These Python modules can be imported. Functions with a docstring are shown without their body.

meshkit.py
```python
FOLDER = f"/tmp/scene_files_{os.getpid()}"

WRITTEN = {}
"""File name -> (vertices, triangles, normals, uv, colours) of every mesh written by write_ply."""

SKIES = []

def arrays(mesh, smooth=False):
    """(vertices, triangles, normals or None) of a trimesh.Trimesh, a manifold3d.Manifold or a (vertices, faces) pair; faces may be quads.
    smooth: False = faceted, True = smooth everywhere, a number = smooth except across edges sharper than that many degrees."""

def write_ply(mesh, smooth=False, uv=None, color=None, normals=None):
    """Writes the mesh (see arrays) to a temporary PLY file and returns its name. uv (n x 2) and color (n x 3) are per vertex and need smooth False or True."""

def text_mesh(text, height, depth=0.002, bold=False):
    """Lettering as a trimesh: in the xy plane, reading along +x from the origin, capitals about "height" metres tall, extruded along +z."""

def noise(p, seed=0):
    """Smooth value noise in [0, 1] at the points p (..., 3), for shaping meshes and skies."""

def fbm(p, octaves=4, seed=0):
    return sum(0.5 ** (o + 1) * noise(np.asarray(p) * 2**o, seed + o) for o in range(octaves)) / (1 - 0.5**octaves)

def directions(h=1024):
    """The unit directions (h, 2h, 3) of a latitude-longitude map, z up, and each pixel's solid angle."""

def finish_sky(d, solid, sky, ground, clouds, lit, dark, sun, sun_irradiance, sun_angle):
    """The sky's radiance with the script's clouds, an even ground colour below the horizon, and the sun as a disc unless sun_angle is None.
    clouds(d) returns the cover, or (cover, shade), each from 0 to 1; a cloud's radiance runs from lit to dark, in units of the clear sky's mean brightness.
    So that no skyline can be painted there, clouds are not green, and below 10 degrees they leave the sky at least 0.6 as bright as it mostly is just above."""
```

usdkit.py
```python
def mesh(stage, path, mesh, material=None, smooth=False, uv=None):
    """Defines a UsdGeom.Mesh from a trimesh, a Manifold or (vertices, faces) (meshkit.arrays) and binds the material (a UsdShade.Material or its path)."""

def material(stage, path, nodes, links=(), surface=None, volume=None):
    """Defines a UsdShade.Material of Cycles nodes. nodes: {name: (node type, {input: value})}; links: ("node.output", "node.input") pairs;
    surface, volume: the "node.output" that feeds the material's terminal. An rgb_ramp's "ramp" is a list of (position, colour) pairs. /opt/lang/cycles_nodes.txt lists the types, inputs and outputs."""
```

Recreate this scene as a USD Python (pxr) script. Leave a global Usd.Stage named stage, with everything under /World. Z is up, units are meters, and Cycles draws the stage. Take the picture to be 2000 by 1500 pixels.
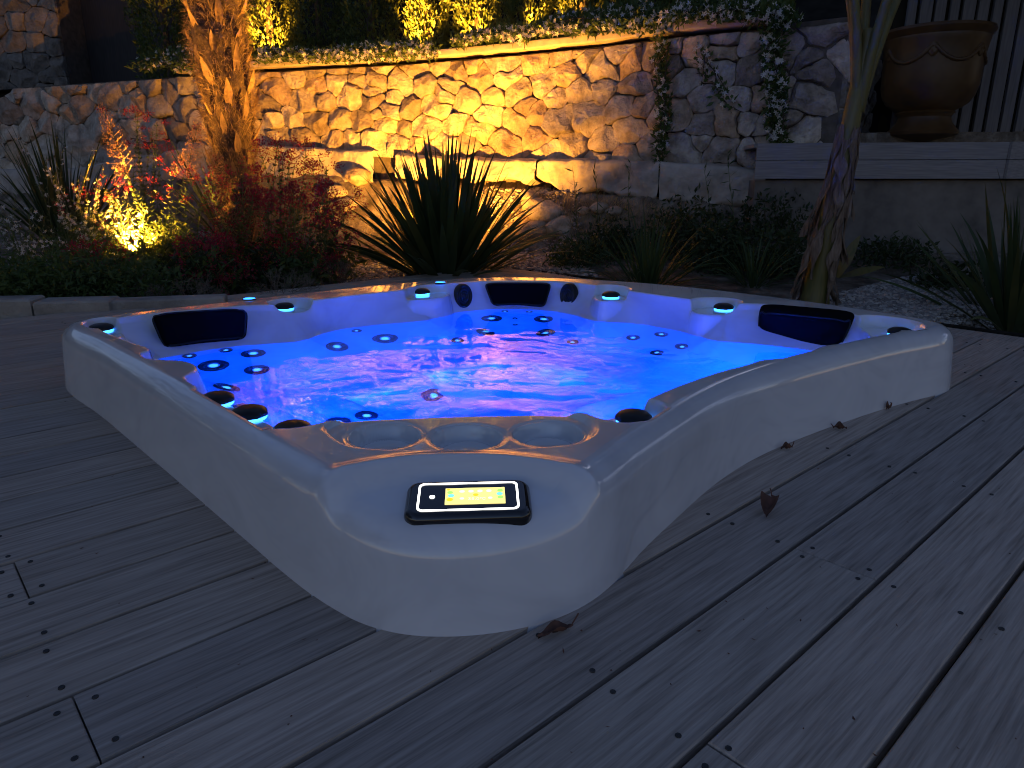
import math, random
import numpy as np, trimesh
from scipy.interpolate import splprep, splev, griddata
from scipy.spatial import Voronoi, cKDTree
from shapely.geometry import Polygon, LineString, Point, box as sbox
from shapely import affinity
import usdkit, meshkit
from pxr import Usd, UsdGeom, UsdLux, UsdShade, Gf, Sdf

stage = Usd.Stage.CreateInMemory()
UsdGeom.SetStageUpAxis(stage, UsdGeom.Tokens.z)
UsdGeom.SetStageMetersPerUnit(stage, 1.0)
UsdGeom.Xform.Define(stage, '/World'); UsdGeom.Scope.Define(stage, '/World/Looks')
# ------------------------------------------------------------------ camera, sky, sun, exposure
F, PITCH, H = 1370.0, math.atan(400 / 1370.0), 0.66
cam = UsdGeom.Camera.Define(stage, '/World/camera')
cam.AddTranslateOp().Set(Gf.Vec3d(0, 0, H)); cam.AddRotateXOp().Set(90 - math.degrees(PITCH))
cam.CreateHorizontalApertureAttr(36.0); cam.CreateVerticalApertureAttr(27.0); cam.CreateFocalLengthAttr(36.0 * F / 2000)
cam.CreateClippingRangeAttr(Gf.Vec2f(0.05, 500)); cam.CreateExposureAttr(0.95)

SUN_EL, SUN_AZ = math.radians(3.0), math.radians(35)          # just set beyond the garden wall
SKY, SUN_I = 0.15, 0.010
m_sky = usdkit.material(stage, '/World/Looks/sky_look', {
    's': ('sky_texture', {'sky_type': 'single_scattering', 'sun_disc': False, 'sun_elevation': SUN_EL, 'sun_rotation': SUN_AZ, 'ozone_density': 1.9, 'aerosol_density': 0.6}),
    'tc': ('texture_coordinate', {}), 'n': ('noise_texture', {'scale': 2.2, 'detail': 5.0, 'roughness': 0.6}),
    'r': ('rgb_ramp', {'ramp': [(0.35, (1.03, 0.905, 1.22)), (0.65, (0.84, 0.755, 1.03))]}),
    'm': ('mix', {'mix_type': 'multiply', 'fac': 1.0}), 'b': ('background_shader', {'strength': SKY})},
    [('tc.generated', 'n.vector'), ('n.fac', 'r.fac'), ('s.color', 'm.color1'), ('r.color', 'm.color2'), ('m.color', 'b.color')], surface='b.background')
dome = UsdLux.DomeLight.Define(stage, '/World/sky')
UsdShade.MaterialBindingAPI.Apply(dome.GetPrim()).Bind(m_sky)
dome.GetPrim().SetCustomDataByKey('kind', 'structure')
sun = UsdLux.DistantLight.Define(stage, '/World/sun')
sun.CreateNormalizeAttr(True); sun.CreateIntensityAttr(SUN_I); sun.CreateAngleAttr(20.0); sun.CreateColorAttr(Gf.Vec3f(0.85, 0.9, 1.0))
_d = Gf.Vec3d(math.sin(SUN_AZ) * math.cos(math.radians(25)), math.cos(SUN_AZ) * math.cos(math.radians(25)), math.sin(math.radians(25)))
sun.AddTransformOp().Set(Gf.Matrix4d(Gf.Rotation(Gf.Vec3d(0, 0, 1), _d), Gf.Vec3d(0)))

# ------------------------------------------------------------------ projection helpers (pixel of the 2000 x 1500 photograph -> world point)
cp_, sp_ = math.cos(PITCH), math.sin(PITCH)
def ray(x, y):
    d = np.array([(x - 1000), F * cp_ - (y - 750) * sp_, -(y - 750) * cp_ - F * sp_]); return d / np.linalg.norm(d)
def at_z(x, y, z=0.0):
    d = ray(x, y); t = (z - H) / d[2]; return np.array([d[0] * t, d[1] * t, z])
def at_y(x, y, Y):
    d = ray(x, y); t = Y / d[1]; return np.array([d[0] * t, Y, H + d[2] * t])
A_ = math.radians(42.3); UU = np.array([math.cos(A_), math.sin(A_)]); VV = np.array([-math.sin(A_), math.cos(A_)]); CC = np.array([0, 2.15])
def uvz(x, y, z):
    q = at_z(x, y, z)[:2] - CC; return np.array([q @ UU, q @ VV, z])
def w2l(p):
    p = np.asarray(p, float); q = p[..., :2] - CC; return np.stack([q @ UU, q @ VV, p[..., 2]], -1)
def l2w(p):
    p = np.asarray(p, float); q = CC + p[..., :1] * UU + p[..., 1:2] * VV; return np.concatenate([q, p[..., 2:3]], -1)

# ------------------------------------------------------------------ scene helpers
used = {}
def numbered(parent, name):
    k = used.get((parent, name), -1) + 1; used[(parent, name)] = k
    return f'{parent}/{name}' if k == 0 else f'{parent}/{name}_{k:03d}'
def cd(prim, label=None, cat=None, group=None, kind=None):
    for k, v in (('label', label), ('category', cat), ('group', group), ('kind', kind)):
        if v: prim.SetCustomDataByKey(k, v)
def thing(name, label=None, cat=None, group=None, kind=None, loc=(0, 0, 0), rz=0, s=1):
    p = numbered('/World', name); x = UsdGeom.Xform.Define(stage, p)
    x.AddTranslateOp().Set(Gf.Vec3d(*map(float, loc)))
    if rz: x.AddRotateZOp().Set(float(rz))
    if s != 1: x.AddScaleOp().Set(Gf.Vec3f(s, s, s))
    cd(x.GetPrim(), label, cat, group, kind); return p
def obj(name, mesh, mat, parent='/World', smooth=False, label=None, cat=None, group=None, kind=None):
    p = numbered(parent, name); m = usdkit.mesh(stage, p, mesh, mat, smooth); cd(m.GetPrim(), label, cat, group, kind); return p
def copy(src, name, loc, rz, s=1, label=None, cat=None, group=None):
    p = thing(name, label, cat, group, None, loc, rz, s)
    for c in stage.GetPrimAtPath(src).GetChildren():
        pass
    pr = stage.GetPrimAtPath(p); pr.GetReferences().AddInternalReference(src); pr.SetInstanceable(True); return p
def join(*ms):
    V, Fc, n = [], [], 0
    for m in ms:
        v, f = (m.vertices, m.faces) if hasattr(m, 'vertices') else m
        v, f = np.asarray(v, float), np.asarray(f, int)
        if f.shape[1] == 4: f = np.vstack([f[:, [0, 1, 2]], f[:, [0, 2, 3]]])
        V.append(v); Fc.append(f + n); n += len(v)
    return np.vstack(V), np.vstack(Fc)
def move(m, t): v, f = m; return np.asarray(v) + np.asarray(t), f
def grid_faces(a, b, wrap=False):
    i, j = np.meshgrid(np.arange(a - 1), np.arange(b if wrap else b - 1), indexing='ij'); j2 = (j + 1) % b
    return np.stack([i * b + j, (i + 1) * b + j, (i + 1) * b + j2, i * b + j2], -1).reshape(-1, 4)
def bevel_box(x0, x1, y0, y1, z0, z1, b=0.004):
    """box with chamfered long top edges and ends"""
    import manifold3d as m3
    c = trimesh.convex.convex_hull(np.array([[x, y, z] for x, y, z in
        [(x0, y0, z0), (x1, y0, z0), (x0, y1, z0), (x1, y1, z0), (x0, y0, z1 - b), (x1, y0, z1 - b), (x0, y1, z1 - b), (x1, y1, z1 - b),
         (x0 + b, y0 + b, z1), (x1 - b, y0 + b, z1), (x0 + b, y1 - b, z1), (x1 - b, y1 - b, z1)]]))
    return np.array(c.vertices), np.array(c.faces)
def box(x0, x1, y0, y1, z0, z1):
    m = trimesh.creation.box(bounds=[[x0, y0, z0], [x1, y1, z1]]); return np.array(m.vertices), np.array(m.faces)
def lathe(prof, n=32, axis_off=None):
    prof = np.asarray(prof, float); a = np.arange(n) / n * 2 * np.pi
    v = np.stack([prof[:, None, 0] * np.cos(a), prof[:, None, 0] * np.sin(a), np.repeat(prof[:, 1:2], n, 1)], -1).reshape(-1, 3)
    return v, grid_faces(len(prof), n, True)[:, ::-1]
def tube(path, r, n=6, cap=True):
    path = np.asarray(path, float); r = np.broadcast_to(r, len(path)); T = np.gradient(path, axis=0); T /= np.linalg.norm(T, axis=1, keepdims=True) + 1e-12
    ref = np.where(np.abs(T[:, 2:3]) > 0.9, [[1.0, 0, 0]], [[0, 0, 1.0]]); B = np.cross(T, ref); B /= np.linalg.norm(B, axis=1, keepdims=True) + 1e-12; N = np.cross(B, T)
    a = np.arange(n) / n * 2 * np.pi
    v = path[:, None] + r[:, None, None] * (B[:, None] * np.cos(a)[:, None] + N[:, None] * np.sin(a)[:, None])
    f = grid_faces(len(path), n, True); v = v.reshape(-1, 3); f = np.vstack([f[:, [0, 1, 2]], f[:, [0, 2, 3]]])
    if cap:
        for k, o in ((0, 1), (len(path) - 1, -1)):
            v = np.vstack([v, path[k]]); ring = k * n + np.arange(n)
            f = np.vstack([f, np.stack([np.full(n, len(v) - 1), ring[::o], np.roll(ring[::o], -1)], 1)])
    return v, f
def frame(z, x=(1, 0, 0)):
    z = np.asarray(z, float); z = z / np.linalg.norm(z); x = np.asarray(x, float); x = x - z * (x @ z)
    if np.linalg.norm(x) < 1e-6: x = np.cross(z, [0, 1, 0])
    x /= np.linalg.norm(x); return np.stack([x, np.cross(z, x), z], 1)
def place(m, R, t): v, f = m; return np.asarray(v) @ R.T + np.asarray(t), f
def spline(pts, n, per=False):
    pts = np.asarray(pts, float)
    if per: pts = np.vstack([pts, pts[:1]])
    tck, _ = splprep(pts.T, s=0, per=per, k=min(3, len(pts) - 1)); return np.stack(splev(np.linspace(0, 1, n, endpoint=not per), tck), 1)
def resample(P, n):
    P = np.vstack([P, P[:1]]); s = np.r_[0, np.cumsum(np.linalg.norm(np.diff(P, axis=0), axis=1))]; t = np.arange(n) / n * s[-1]
    return np.stack([np.interp(t, s, P[:, k]) for k in range(P.shape[1])], 1)
def chaikin(P, it=2):
    P = np.asarray(P, float)
    for _ in range(it):
        Q = np.roll(P, -1, 0); P = np.stack([P * .75 + Q * .25, P * .25 + Q * .75], 1).reshape(-1, P.shape[1])
    return P
def sdf(p, poly):
    """signed distance, positive inside"""
    p = np.asarray(p, float); poly = np.asarray(poly, float); out = np.empty(len(p)); a, b = poly, np.roll(poly, -1, 0); e = b - a; L = (e ** 2).sum(1) + 1e-18
    for k in range(0, len(p), 20000):
        q = p[k:k + 20000, None]; w = q - a; t = np.clip((w * e).sum(2) / L, 0, 1); d = np.sqrt(((w - e * t[..., None]) ** 2).sum(2)).min(1)
        c = (a[:, 1] > q[..., 1]) != (b[:, 1] > q[..., 1]); xi = a[:, 0] + (q[..., 1] - a[:, 1]) * e[:, 0] / np.where(np.abs(e[:, 1]) < 1e-12, 1e-12, e[:, 1])
        ins = (c & (q[..., 0] < xi)).sum(1) % 2 == 1; out[k:k + 20000] = np.where(ins, d, -d)
    return out
def ss(x, a, b): t = np.clip((x - a) / (b - a), 0, 1); return t * t * (3 - 2 * t)
R_ = lambda seed: np.random.default_rng(seed)

# ------------------------------------------------------------------ materials
def M(name, cols, scale=6, detail=4, rough=0.6, spec=0.4, bump=None, stretch=None, rot=0, coat=0, obj_space=False, rnd=0.0, rrange=(0.3, 0.7), metal=0, distortion=0, transl=0, coat_rough=0.03):
    n = {'n': ('noise_texture', {'scale': float(scale), 'detail': float(detail), 'roughness': 0.6, 'distortion': float(distortion)}),
         'p': ('principled_bsdf', {'roughness': float(rough), 'specular_ior_level': float(spec), 'coat_weight': float(coat), 'coat_roughness': float(coat_rough), 'metallic': float(metal)})}
    L = []
    if obj_space: n['g'] = ('texture_coordinate', {}); src = 'g.object'
    else: n['g'] = ('geometry', {}); src = 'g.position'
    if rnd:
        n['oi'] = ('object_info', {}); n['ro'] = ('math', {'math_type': 'multiply', 'value2': 37.0}); n['va'] = ('vector_math', {'math_type': 'add'})
        L += [('oi.random', 'ro.value1'), (src, 'va.vector1'), ('ro.value', 'va.vector2')]; src = 'va.vector'
    if stretch:
        n['mp'] = ('mapping', {'mapping_type': 'texture', 'rotation': (0, 0, rot), 'scale': tuple(1.0 / s for s in stretch)}); L.append((src, 'mp.vector')); src = 'mp.vector'
    L.append((src, 'n.vector'))
    k = len(cols); n['r'] = ('rgb_ramp', {'ramp': [(rrange[0] + (rrange[1] - rrange[0]) * i / max(k - 1, 1), c) for i, c in enumerate(cols)] if k > 1 else [(0, cols[0]), (1, cols[0])]})
    L.append(('n.fac', 'r.fac')); col = 'r.color'
    if rnd:
        n['hv'] = ('hsv', {}); n['rv'] = ('map_range', {'from_min': 0.0, 'from_max': 1.0, 'to_min': 1 - rnd, 'to_max': 1 + rnd})
        L += [('oi.random', 'rv.value'), ('rv.result', 'hv.value'), (col, 'hv.color')]; col = 'hv.color'
    L.append((col, 'p.base_color'))
    if bump:
        bs, st, di = bump; n['bn'] = ('noise_texture', {'scale': float(bs), 'detail': 5.0, 'roughness': 0.62}); n['b'] = ('bump', {'strength': float(st), 'distance': float(di)})
        L += [(src, 'bn.vector'), ('bn.fac', 'b.height'), ('b.normal', 'p.normal')]
    surf = 'p.BSDF'
    if transl:
        n['t'] = ('translucent_bsdf', {}); n['mx'] = ('mix_closure', {'fac': float(transl)}); L += [(col, 't.color'), ('p.BSDF', 'mx.closure1'), ('t.BSDF', 'mx.closure2')]; surf = 'mx.closure'
    return usdkit.material(stage, '/World/Looks/' + name, n, L, surface=surf)
def EM(name, color, strength):
    return usdkit.material(stage, '/World/Looks/' + name, {'e': ('emission', {'color': color, 'strength': float(strength)})}, [], surface='e.emission')

acrylic = M('acrylic', [(0.52, 0.52, 0.54), (0.60, 0.60, 0.615), (0.65, 0.65, 0.66)], scale=2.6, detail=6, rough=0.2, spec=0.5, coat=1.0, coat_rough=0.015, stretch=(1, 1, 1.6), distortion=2.2, rrange=(0.28, 0.72))
black_rubber = M('black_rubber', [(0.006, 0.006, 0.007), (0.011, 0.011, 0.012)], scale=60, rough=0.35, spec=0.3)
pillow_mat = M('pillow_foam', [(0.0022, 0.0022, 0.0024), (0.003, 0.003, 0.0032)], scale=90, rough=0.8, spec=0.05, bump=(240, 0.15, 0.002))
black_gloss = M('black_gloss', [(0.006, 0.006, 0.007)], rough=0.06, spec=0.5, coat=0.5)
steel = M('dark_steel', [(0.02, 0.022, 0.03)], rough=0.25, spec=.5)
led_ring = EM('led_ring', (0.03, 0.24, 1.0), 4.2)
led_btn = EM('led_button', (0.02, 0.16, 1.0), 3.0)
jet_glow = EM('jet_glow', (0.14, 0.42, 1.0), 1.3)
lamp_blue = EM('underwater_lamp_light', (0.002, 0.062, 1.0), 520.0)
white_led = EM('white_led', (1.0, 0.98, 0.95), 1.2)
screen_em = EM('screen_light', (1.0, 0.86, 0.32), .62)
icon_white = EM('icon_white', (1.0, 0.95, 0.70), 0.75); icon_green = EM('icon_green', (0.45, 0.95, 0.20), 0.60); icon_blue = EM('icon_blue', (0.25, 0.85, 0.95), 0.60); icon_yellow = EM('icon_yellow', (1.0, 0.75, 0.04), 0.60)

water_mat = usdkit.material(stage, '/World/Looks/water_look', {
    'g': ('geometry', {}), 'mp': ('mapping', {'scale': (1, 1, 1)}), 'n': ('noise_texture', {'scale': 14.0, 'detail': 3.0, 'roughness': 0.5, 'distortion': 0.6}),
    'b': ('bump', {'strength': 0.05, 'distance': 0.006}), 'fr': ('fresnel', {'IOR': 1.35}), 'm': ('mix_closure', {}),
    're': ('refraction_bsdf', {'color': (0.34, 0.80, 1.0), 'roughness': 0.0, 'IOR': 1.33}), 'gl': ('glossy_bsdf', {'color': (1, 1, 1), 'roughness': 0.0})},
    [('g.position', 'n.vector'), ('n.fac', 'b.height'), ('b.normal', 'gl.normal'), ('b.normal', 're.normal'), ('fr.fac', 'm.fac'), ('re.BSDF', 'm.closure1'), ('gl.BSDF', 'm.closure2')], surface='m.closure')

woods = [M('deck_wood_' + 'abcd'[k], [tuple(np.array(c) * s * t) for c in ((0.205, 0.170, 0.135), (0.365, 0.305, 0.25), (0.47, 0.40, 0.335))], scale=5, detail=8, rough=0.7, spec=0.25,
          stretch=(1.1, 26, 26), obj_space=True, rnd=0.06, bump=(9, 0.35, 0.004), rrange=(0.28, 0.72)) for k, (s, t) in enumerate([(0.96, (1, 1, 1)), (1.0, (1.03, 1, .97)), (0.91, (1, 1, 1.02)), (1.05, (1.03, 1, .98))])]
fascia_wood = M('fascia_wood', [(0.16, 0.15, 0.15), (0.27, 0.25, 0.245)], scale=4, detail=7, rough=0.7, stretch=(1.2, 26, 26), rot=math.radians(-8), bump=(8, 0.3, 0.004))
slat_wood = M('slat_wood', [(0.10, 0.095, 0.10), (0.17, 0.16, 0.16)], scale=5, detail=6, rough=0.7, stretch=(20, 20, 1), bump=(8, 0.3, 0.003))
screw_mat = M('screw_metal', [(0.02, 0.02, 0.02), (0.05, 0.045, 0.04)], scale=100, rough=0.6)
stones = [M('stone_' + 'abcde'[k], [tuple(np.array(c) * t) for c in ((0.20, 0.165, 0.13), (0.38, 0.33, 0.27), (0.52, 0.47, 0.40))], scale=9, detail=8, rough=0.9, spec=0.15, bump=(22, 1.0, 0.035), rrange=(0.3, 0.7))
          for k, t in enumerate([(1, 1, 1), (0.80, 0.77, 0.76), (1.12, 1.1, 1.06), (1.0, 0.86, 0.72), (0.58, 0.54, 0.52)])]
shaded_stones = [M('shaded_stone_' + 'abc'[k], [tuple(np.array(c) * t) for c in ((0.09, 0.08, 0.07), (0.17, 0.155, 0.135), (0.23, 0.21, 0.185))], scale=9, detail=8, rough=0.9, spec=0.15, bump=(22, 1.0, 0.03)) for k, t in enumerate([1, .8, 1.15])]  # darker stone copy; the shade on the house wall is put into its colour
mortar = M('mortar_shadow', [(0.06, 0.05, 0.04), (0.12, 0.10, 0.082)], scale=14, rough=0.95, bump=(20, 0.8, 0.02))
cap_stone = M('cap_stone', [(0.34, 0.29, 0.23), (0.50, 0.44, 0.36)], scale=8, detail=8, rough=0.9, spec=0.15, bump=(40, 0.7, 0.01))
concrete = M('rough_concrete', [(0.22, 0.195, 0.17), (0.36, 0.32, 0.275), (0.44, 0.40, 0.35)], scale=5, detail=9, rough=0.92, spec=0.12, bump=(24, 0.9, 0.015))
earth = M('earth', [(0.06, 0.048, 0.036), (0.16, 0.13, 0.10), (0.30, 0.26, 0.21)], scale=7, detail=9, rough=0.95, spec=0.1, bump=(45, 1.0, 0.02))
dark_soil = M('dark_soil', [(0.012, 0.011, 0.009), (0.03, 0.026, 0.02)], scale=5, detail=6, rough=1.0, spec=0.05)
gravels = [M('gravel_' + 'abc'[k], [c], rough=0.9) for k, c in enumerate([(0.42, 0.38, 0.33), (0.30, 0.27, 0.24), (0.20, 0.18, 0.165)])]
def leafmat(name, a, b, t=0.35, rough=0.5, scale=3): return M(name, [a, b], scale=scale, detail=3, rough=rough, spec=0.35, transl=t)
sword_leaf = leafmat('sword_leaf', (0.030, 0.050, 0.018), (0.060, 0.085, 0.030), 0.2, 0.45)
sword_leaf_b = leafmat('sword_leaf_olive', (0.055, 0.070, 0.022), (0.10, 0.105, 0.035), 0.2, 0.45)
grass_leaf = leafmat('grass_leaf', (0.030, 0.055, 0.018), (0.065, 0.10, 0.035), 0.25)
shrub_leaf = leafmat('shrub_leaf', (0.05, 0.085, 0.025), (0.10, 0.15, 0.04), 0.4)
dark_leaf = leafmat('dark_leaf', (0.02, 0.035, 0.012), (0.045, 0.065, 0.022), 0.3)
cypress_leaf = leafmat('cypress_leaf', (0.05, 0.075, 0.016), (0.115, 0.14, 0.030), 0.3)
stem_green = leafmat('stem_green', (0.09, 0.12, 0.045), (0.16, 0.19, 0.08), 0.3)
petal_white = leafmat('petal_white', (0.62, 0.60, 0.52), (0.78, 0.76, 0.68), 0.4)
petal_red = leafmat('petal_red', (0.20, 0.014, 0.03), (0.34, 0.03, 0.06), 0.4)
twig_mat = M('dry_twig', [(0.10, 0.075, 0.055), (0.20, 0.16, 0.12)], scale=20, rough=0.9)
fibre = leafmat('palm_fibre', (0.20, 0.13, 0.065), (0.36, 0.25, 0.13), 0.25, 0.8, 20)
trunk_core = M('palm_trunk_core', [(0.05, 0.034, 0.02), (0.13, 0.09, 0.05)], scale=20, rough=0.95, bump=(40, 1, 0.02))
bark = M('bark', [(0.04, 0.032, 0.024), (0.09, 0.07, 0.05)], scale=12, rough=0.9, stretch=(1, 1, 0.2))
banana_green = M('banana_green', [(0.06, 0.062, 0.014), (0.12, 0.10, 0.025), (0.08, 0.06, 0.022)], scale=6, detail=5, rough=0.45, stretch=(6, 6, 0.7))
banana_dry = M('banana_dry', [(0.08, 0.05, 0.033), (0.19, 0.135, 0.095), (0.27, 0.205, 0.155)], scale=7, detail=6, rough=0.85, stretch=(8, 8, 0.8), transl=0.15, bump=(12, 0.6, 0.01))
glaze = M('vase_glaze', [(0.034, 0.017, 0.007), (0.066, 0.034, 0.012), (0.085, 0.05, 0.022)], scale=5, detail=6, rough=0.4, spec=0.35, bump=(30, 0.15, 0.004))
dead_leaf = M('dead_leaf', [(0.06, 0.03, 0.02), (0.16, 0.07, 0.045)], scale=30, rough=0.8)
spot_metal = M('spot_metal', [(0.02, 0.02, 0.02)], rough=0.4, metal=0.5)
WARM = (1.0, 0.39, 0.040)
warm_lens = EM('warm_lens', WARM, 20.0)

# ------------------------------------------------------------------ terrain
WALLPLAN = np.array([(-9.5, 10.2), (-7.4, 9.9), (-5.44, 9.25), (-3.73, 8.55), (-2.71, 8.18), (-.79, 7.52), (0, 7.13), (.737, 6.70), (1.31, 6.28), (1.99, 5.91), (2.55, 5.62)])
WP_ = spline(WALLPLAN, 400); WS = np.r_[0, np.cumsum(np.linalg.norm(np.diff(WP_, axis=0), axis=1))]
def wall_xy(s): return np.stack([np.interp(s, WS, WP_[:, 0]), np.interp(s, WS, WP_[:, 1])], -1)
WT = np.gradient(WP_, axis=0); WT /= np.linalg.norm(WT, axis=1, keepdims=True)
def wall_n(s):
    t = np.stack([np.interp(s, WS, WT[:, 0]), np.interp(s, WS, WT[:, 1])], -1); t = t / np.linalg.norm(t, axis=-1, keepdims=True)
    return np.stack([t[..., 1], -t[..., 0]], -1)          # towards the camera
WAZ = WP_[:, 0] / WP_[:, 1]
def wall_px(x, y, off=0.0):
    """pixel -> (s, z) on the wall face (off metres in front of it)"""
    P = WP_ + off * np.stack([WT[:, 1], -WT[:, 0]], 1); d = ray(x, y); az = P[:, 0] / P[:, 1]
    k = np.argsort(az); s = np.interp(d[0] / d[1], az[k], WS[k]); Y = np.interp(s, WS, P[:, 1]); return np.array([s, H + d[2] * Y / d[1]])
CAPZ = 1.80
def cap_z(s):                                            # the left end of the wall steps down
    return CAPZ - 0.0 * s
TP_ = np.vstack([WP_, np.stack([np.linspace(2.6, 7, 120), np.interp(np.linspace(2.6, 7, 120), [2.6, 2.75, 7], [5.62, 5.50, 5.1])], 1)]); TS_ = np.r_[WS, np.full(120, WS[-1])]; TT_ = np.gradient(TP_, axis=0); TT_ /= np.linalg.norm(TT_, axis=1, keepdims=True)
_wt = cKDTree(TP_)
def wall_d(x, y):
    """distance in front of the wall face (negative behind)"""
    q = np.stack([np.ravel(x), np.ravel(y)], 1); d, i = _wt.query(q); n = np.stack([TT_[i, 1], -TT_[i, 0]], 1); return ((q - TP_[i]) * n).sum(1).reshape(np.shape(x)), TS_[i].reshape(np.shape(x))
FOOT = np.array([wall_px(*p, 0.12) for p in [(140, 330), (400, 285), (535, 287), (745, 297), (815, 306), (955, 311), (1046, 313), (1090, 311), (1285, 316), (1450, 328), (1500, 338)]])
def foot_z(s): return np.interp(s, FOOT[:, 0], FOOT[:, 1])
def ground_z(x, y):
    x, y = np.asarray(x, float), np.asarray(y, float); d, s = wall_d(x, y)
    P = np.stack([x, y, 0 * x], -1)
    z = -0.075 + 0.05 * (meshkit.fbm(P * 1.3, 3, 5) - 0.5) + 0.02 * ss(x * 1.0, 0, -3)
    rise = np.where(x > 2.3, 0.12, foot_z(s) - 0.28)
    z = z + (rise - z) * ss(d, 0.55, 0.10) + 0.10 * ss(d, 1.8, 0.4) * (1 - ss(d, 0.4, 0.2))
    z = z + 0.10 * (meshkit.fbm(P * 6, 3, 9) - 0.5) * ss(d, 0.8, 0.3)
    z = np.where(d < -0.1, 1.0, z); near = ss(y - 0.25 * x, 2.6, 3.4); return z * near + (-0.9) * (1 - near)
def sheet(x0, x1, y0, y1, nx, ny, zf):
    X, Y = np.meshgrid(np.linspace(x0, x1, nx), np.linspace(y0, y1, ny), indexing='ij'); Z = zf(X, Y)
    return np.stack([X, Y, Z], -1).reshape(-1, 3), grid_faces(nx, ny)
obj('ground', sheet(-9, 7, -6, 11, 300, 320, ground_z), earth, smooth=True, kind='structure')
def hill_z(x, y):
    d, s = wall_d(x, y); P = np.stack([x, y, 0 * x], -1); b = -d - 1.5 * ss(x, 1.9, 2.2)
    return np.where(b < 0.12, -0.5, 1.74 + 0.9 * np.clip(b - 1.8, 0, 3) + 0.25 * np.clip(b - 4.8, 0, 40) + 0.5 * (meshkit.fbm(P * 0.8, 3, 2) - 0.5) * ss(b, 1, 3))
obj('hill', sheet(-30, 26, 3.5, 40, 260, 240, hill_z), dark_soil, smooth=True, kind='structure')
obj('far_ground', (np.array([(-300, -300, -1.2), (300, -300, -1.2), (300, 300, -1.2), (-300, 300, -1.2)], float), np.array([[0, 1, 2, 3]])), dark_soil, kind='structure')

# gravel: pebbles lying on the bed (uncountable)
def pebbles(n, seed, region, size):
    r = R_(seed); pts = []
    while len(pts) < n:
        q = region(r)
        if q is not None: pts.append(q)
    pts = np.array(pts); ico = trimesh.creation.icosahedron(); v0, f0 = ico.vertices, ico.faces
    sc = r.uniform(0.6, 1.6, (n, 1, 1)) * size * np.stack([r.uniform(.8, 1.3, n), r.uniform(.8, 1.3, n), r.uniform(.45, .8, n)], 1)[:, None]
    a = r.uniform(0, 6.28, n); ca, sa = np.cos(a), np.sin(a); Rm = np.zeros((n, 3, 3)); Rm[:, 0, 0] = ca; Rm[:, 0, 1] = -sa; Rm[:, 1, 0] = sa; Rm[:, 1, 1] = ca; Rm[:, 2, 2] = 1
    v = np.einsum('nij,nkj->nki', Rm, v0[None] * (1 + 0.25 * r.standard_normal((n, 12, 1)).clip(-1, 1)) * sc) + pts[:, None]
    return v.reshape(-1, 3), (f0[None] + 12 * np.arange(n)[:, None, None]).reshape(-1, 3)
def reg(poly_px, z=-0.06):
    P = Polygon([at_z(x, y, z)[:2] for x, y in poly_px]); b = P.bounds
    def f(r):
        q = r.uniform(b[:2], b[2:])
        return np.array([q[0], q[1], float(ground_z(q[0], q[1])) + 0.004]) if P.contains(Point(q)) else None
    return f
gp = thing('gravel', 'pale beige gravel between the hot tub and the stone wall', 'gravel', kind='stuff')
for k in range(3):
    obj('pebbles', join(pebbles(2300, 40 + k, reg([(640, 560), (700, 520), (960, 492), (1110, 490), (1180, 560), (1100, 600), (800, 600)]), 0.013),
                        pebbles(2600, 50 + k, reg([(1440, 585), (1640, 580), (1800, 560), (1990, 600), (2100, 690), (1840, 645), (1600, 612)]), 0.011)), gravels[k], gp, smooth=True, kind='stuff')

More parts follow.
